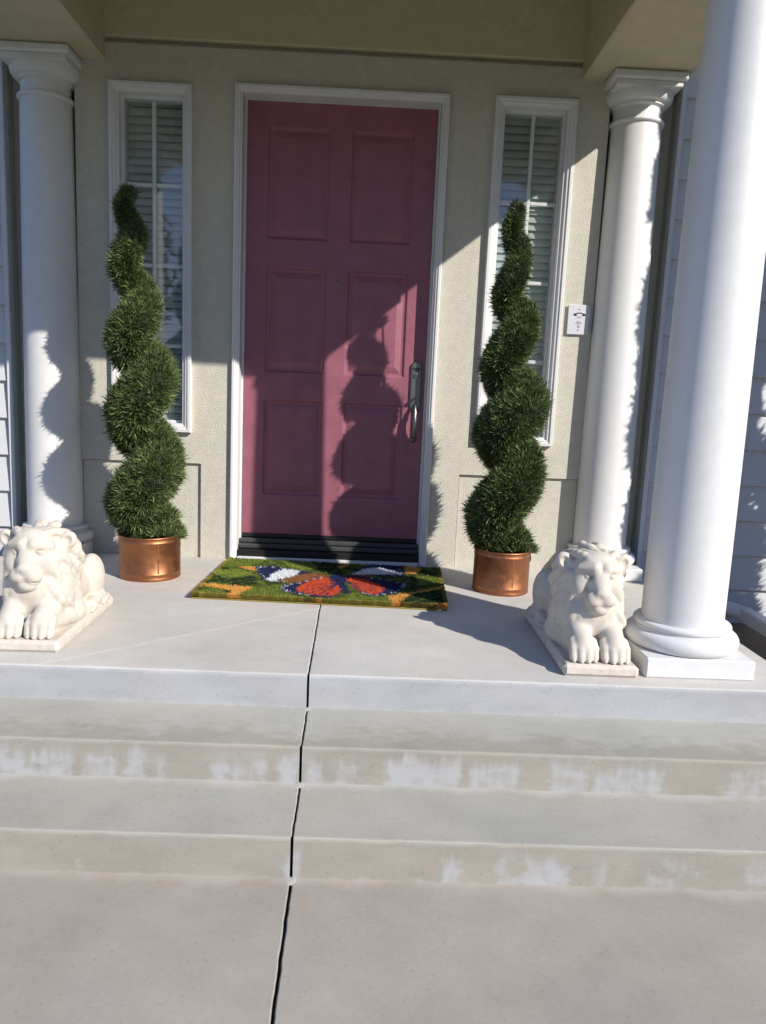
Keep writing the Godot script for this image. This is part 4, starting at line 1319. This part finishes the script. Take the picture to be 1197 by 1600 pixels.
	quad(fm, Vector3(0, 0, -0.0015), Vector3(0, 0, 0.0015), Vector3(0, 0.021, 0.0008), Vector3(0, 0.021, -0.0008))
	scatter("coir_fibres", fm.commit(), M.fibre, xf, cols, t).set_meta("kind", "stuff")

func build_intercom() -> void:
	var t := thing("intercom", "white entry phone plate with a black handset sign on the stucco", "intercom", Vector3(1.393, 1.494, 0.0))
	part("back_box", box_mesh(Vector3(-0.058, -0.079, 0.0005), Vector3(0.058, 0.079, 0.012), 0.002), M.vinyl, t)
	var w := 160
	var h := 212
	var face := Color(0.60, 0.61, 0.65)
	var tex := paint(w, h, func(px: int, py: int) -> Color:
		var x := (px / float(w) - 0.5) * 0.126
		var y := (0.5 - py / float(h)) * 0.168
		var k := face
		# handset: an arc with two heavy ends
		var q := Vector2(x - 0.003, y - 0.014)
		var r := (q / Vector2(1.0, 0.72)).length()
		var ang := absf(atan2(q.x, q.y / 0.72))
		if ang < 1.15 and r > 0.029 and r < 0.037 + (0.004 if ang > 0.8 else 0.0): k = Color(0.01, 0.01, 0.012)
		if ang > 0.72 and ang < 1.2 and r > 0.021 and r < 0.041: k = Color(0.01, 0.01, 0.012)
		# three short printed lines, too small to read, and the pointing hand below them
		for l in [[0.016, 0.015], [0.010, 0.013], [-0.012, 0.014], [-0.017, 0.019], [-0.022, 0.021]]:
			if absf(y - l[0]) < 0.0017 and absf(x - 0.003) < l[1] and speck(px / 3, int(l[0] * 2000.0) + 60) > 0.3: k = Color(0.16, 0.16, 0.19)
		if Vector2((x - 0.002) / 0.008, (y + 0.040) / 0.006).length() < 1.0 and Vector2((x - 0.002) / 0.004, (y + 0.040) / 0.003).length() > 1.0: k = Color(0.12, 0.12, 0.14)
		if absf(x + 0.001) < 0.0028 and y < -0.027 and y > -0.040: k = Color(0.12, 0.12, 0.14)
		return k.linear_to_srgb())
	var m := mat(Color.WHITE, 0.35)
	m.albedo_texture = tex
	var fp := part("face_plate", box_mesh(Vector3(-0.063, -0.084, 0.0125), Vector3(0.063, 0.084, 0.0165), 0.0015), M.vinyl, t)
	var st := begin()
	quad_uv(st, [Vector3(-0.061, -0.082, 0.0172), Vector3(0.061, -0.082, 0.0172), Vector3(0.061, 0.082, 0.0172), Vector3(-0.061, 0.082, 0.0172)], [Vector2(0.016, 0.988), Vector2(0.984, 0.988), Vector2(0.984, 0.012), Vector2(0.016, 0.012)])
	part("print", st.commit(), m, fp)
	var sc := lathe([Vector2(0.0, 0.0), Vector2(0.0042, 0.0), Vector2(0.0036, 0.002), Vector2(0.0, 0.0024)], 14)
	for y in [0.058, -0.058]:
		part("screw", sc, M.nickel, fp, Vector3(0.001, y, 0.0173), Vector3(PI / 2, 0, 0))

func build_downspout() -> void:
	var t := thing("downspout", "pale grey downspout bending out along the ground beside the porch", "downspout", Vector3(2.30, -0.30, 0.045))
	part("upright", box_mesh(Vector3(-0.035, 0.28, -0.024), Vector3(0.035, 3.8, 0.026), 0.006), M.pipe, t)
	var st := begin()
	tube(st, [Vector3(0, 0.32, 0.0), Vector3(0, 0.25, 0.0), Vector3(0.03, 0.18, 0.01), Vector3(0.10, 0.135, 0.02), Vector3(0.17, 0.12, 0.05), Vector3(0.20, 0.115, 0.11)], [0.042, 0.043, 0.045, 0.045, 0.045, 0.044], 16)
	part("elbow", st.commit(), M.pipe, t)
	part("outlet", box_mesh(Vector3(0.160, 0.072, 0.07), Vector3(0.240, 0.155, 2.4), 0.010), M.pipe, t)

func build_street() -> void:
	# what stands behind the camera and is mirrored in the window panes, and the tree whose shade falls on the siding
	var hs := thing("house", "pale house with a brown gable roof across the street", "house", Vector3(1.0, -0.4, 27.0))
	part("wall", box_mesh(Vector3(-9, 0, 0), Vector3(9, 3.0, 9), 0.01), M.stucco, hs)
	var st := begin()
	var q := [Vector3(-9.6, 2.95, -0.7), Vector3(9.6, 2.95, -0.7), Vector3(8.0, 5.4, 4.5), Vector3(-8.0, 5.4, 4.5), Vector3(-9.6, 2.95, 9.7), Vector3(9.6, 2.95, 9.7)]
	quad(st, q[1], q[0], q[3], q[2])
	quad(st, q[4], q[5], q[2], q[3])
	quad(st, q[0], q[4], q[3], q[3])
	quad(st, q[5], q[1], q[2], q[2])
	quad(st, q[0], q[1], q[5], q[4])
	part("roof", st.commit(), M.roof, hs)
	part("garage_door", box_mesh(Vector3(3.0, 0, -0.06), Vector3(7.6, 2.2, -0.005), 0.01), M.white, hs)
	part("door", box_mesh(Vector3(-0.6, 0, -0.06), Vector3(0.4, 2.1, -0.005), 0.01), M.door, hs)
	for x in [-7.0, -3.6]:
		var wf := part("window", box_mesh(Vector3(x, 0.9, -0.06), Vector3(x + 1.8, 2.2, -0.005), 0.01), M.white, hs)
		part("pane", box_mesh(Vector3(x + 0.1, 1.0, -0.075), Vector3(x + 1.7, 2.1, -0.062), 0.002), M.sill, wf)
	tree("street_tree", "leafy street tree behind the viewer, left of the path", Vector3(-8.6, -0.4, 21.0), 9.0, [[1.8, 0.9], [4.0, 2.0], [6.5, 2.1], [9.0, 0.4]], 5200, 0.26, 31)
	tree("street_tree", "leafy street tree behind the viewer, right of the path", Vector3(7.6, -0.4, 21.0), 9.0, [[1.8, 0.9], [4.0, 1.8], [6.5, 1.9], [9.0, 0.4]], 5200, 0.26, 32)
	var ct := tree("garden_cypress", "slender dense cypress standing right of the porch", Vector3(3.325, -0.4, 1.05), 4.9, [[0.05, 0.36], [0.8, 0.38], [2.0, 0.385], [3.5, 0.39], [4.3, 0.31], [4.9, 0.05]], 24000, 0.075, 33)
	var cs := begin()
	tube(cs, [Vector3(0, 0.2, 0), Vector3(0, 0.9, 0), Vector3(0, 2.0, 0), Vector3(0, 3.4, 0), Vector3(0, 4.2, 0), Vector3(0, 4.7, 0)], [0.29, 0.31, 0.315, 0.32, 0.23, 0.02], 18)
	part("inner_foliage", cs.commit(), M.leaf_core, ct)

func _ready() -> void:
	# camera
	var cam := Camera3D.new()
	cam.name = "camera"
	add_child(cam)
	cam.position = Vector3(0.21506, 1.00146, 4.39276)
	cam.rotation = Vector3(-0.153216, -0.022635, 0.044128)
	cam.fov = 69.317
	cam.near = 0.05
	cam.far = 400.0
	cam.current = true
	# sky
	var env := Environment.new()
	var sky := Sky.new()
	var sm := ProceduralSkyMaterial.new()
	sm.sky_top_color = Color(0.25, 0.40, 0.63)
	sm.sky_horizon_color = Color(0.68, 0.745, 0.81)
	sm.sky_curve = 0.14
	sm.ground_bottom_color = Color(0.25, 0.24, 0.2)
	sm.ground_horizon_color = Color(0.55, 0.6, 0.65)
	sky.sky_material = sm
	env.background_mode = Environment.BG_SKY
	env.sky = sky
	env.background_energy_multiplier = 1.3
	env.tonemap_mode = Environment.TONE_MAPPER_LINEAR
	env.tonemap_exposure = 1.235
	env.sdfgi_enabled = true
	env.ssao_enabled = true
	env.ssil_enabled = true
	var we := WorldEnvironment.new()
	we.name = "world_environment"
	we.environment = env
	add_child(we)
	# sun
	var sun := DirectionalLight3D.new()
	sun.name = "sun"
	add_child(sun)
	sun.look_at_from_position(Vector3.ZERO, -SUN, Vector3.UP)
	sun.light_energy = 1.5
	sun.light_color = Color(1.0, 0.972, 0.935)
	sun.light_angular_distance = 0.53
	sun.shadow_enabled = true
	# the place
	make_materials()
	build_ground()
	print("ground ", Time.get_ticks_msec())
	build_walls()
	build_portico()
	column("white round column against the wall at the left", Vector3(-1.631, 0, 0.0), 0.156, 0.208, 2.748)
	column("white round column against the wall at the right", Vector3(1.631, 0, 0.0), 0.156, 0.208)
	column("nearest white round column standing beside the right lion", Vector3(1.499, 0, 1.535), 0.156, 0.208)
	column("white round column at the left front corner of the porch", Vector3(-1.60, 0, 1.548), 0.156, 0.208)
	build_door()
	build_window(0)
	build_window(1)
	print("house ", Time.get_ticks_msec())
	pot("dull copper pot under the left topiary", Vector3(-0.938, 0, 0.475), 0.163, 0.55)
	pot("bright copper pot under the right topiary", Vector3(0.955, 0, 0.495), 0.153, 0.25)
	topiary("spiral topiary left of the door with a shaded, leaning tip", Vector3(-0.938, 0, 0.475), [[0.165, 1, 0.185, 0.0], [0.385, -1, 0.205, -0.01], [0.60, 1, 0.20, -0.01], [0.83, -1, 0.19, -0.015], [1.055, 1, 0.18, -0.02], [1.215, -1, 0.16, -0.035], [1.40, 1, 0.128, -0.05], [1.595, -1, 0.102, -0.06], [1.735, 1, 0.076, -0.068], [1.86, -1, 0.058, -0.075], [1.945, 1, 0.018, -0.08]], 201)
	topiary("sunlit spiral topiary right of the door, upright to its tip", Vector3(0.955, 0, 0.495), [[0.165, 1, 0.18, 0.0], [0.405, -1, 0.205, -0.01], [0.66, 1, 0.195, -0.01], [0.86, -1, 0.19, -0.01], [1.0, 1, 0.19, -0.01], [1.19, -1, 0.155, -0.03], [1.42, 1, 0.125, -0.04], [1.53, -1, 0.10, -0.05], [1.73, 1, 0.078, -0.06], [1.86, -1, 0.06, -0.06], [1.955, 1, 0.02, -0.065]], 202)
	print("topiary ", Time.get_ticks_msec())
	build_mat()
	print("mat ", Time.get_ticks_msec())
	build_intercom()
	build_downspout()
	var lm := lion_mesh()
	print("lion ", Time.get_ticks_msec())
	var base := box_mesh(Vector3(-0.143, 0, -0.38), Vector3(0.143, 0.048, 0.384), 0.013)
	var l1 := thing("lion_statue", "cream stone lion lying beside the right front column", "statue", Vector3(1.122, 0, 1.378), -0.01, "pair of stone lions")
	part("body", lm, M.lion, l1)
	part("base_slab", base, M.lion, l1)
	var l2 := thing("lion_statue", "cream stone lion cut off by the left edge of the picture", "statue", Vector3(-1.068, 0, 1.385), 0.03, "pair of stone lions")
	l2.scale = Vector3(1, 1, 0.87)
	part("body", lm, M.lion, l2)
	part("base_slab", base, M.lion, l2)
	build_street()
	print("done ", Time.get_ticks_msec())
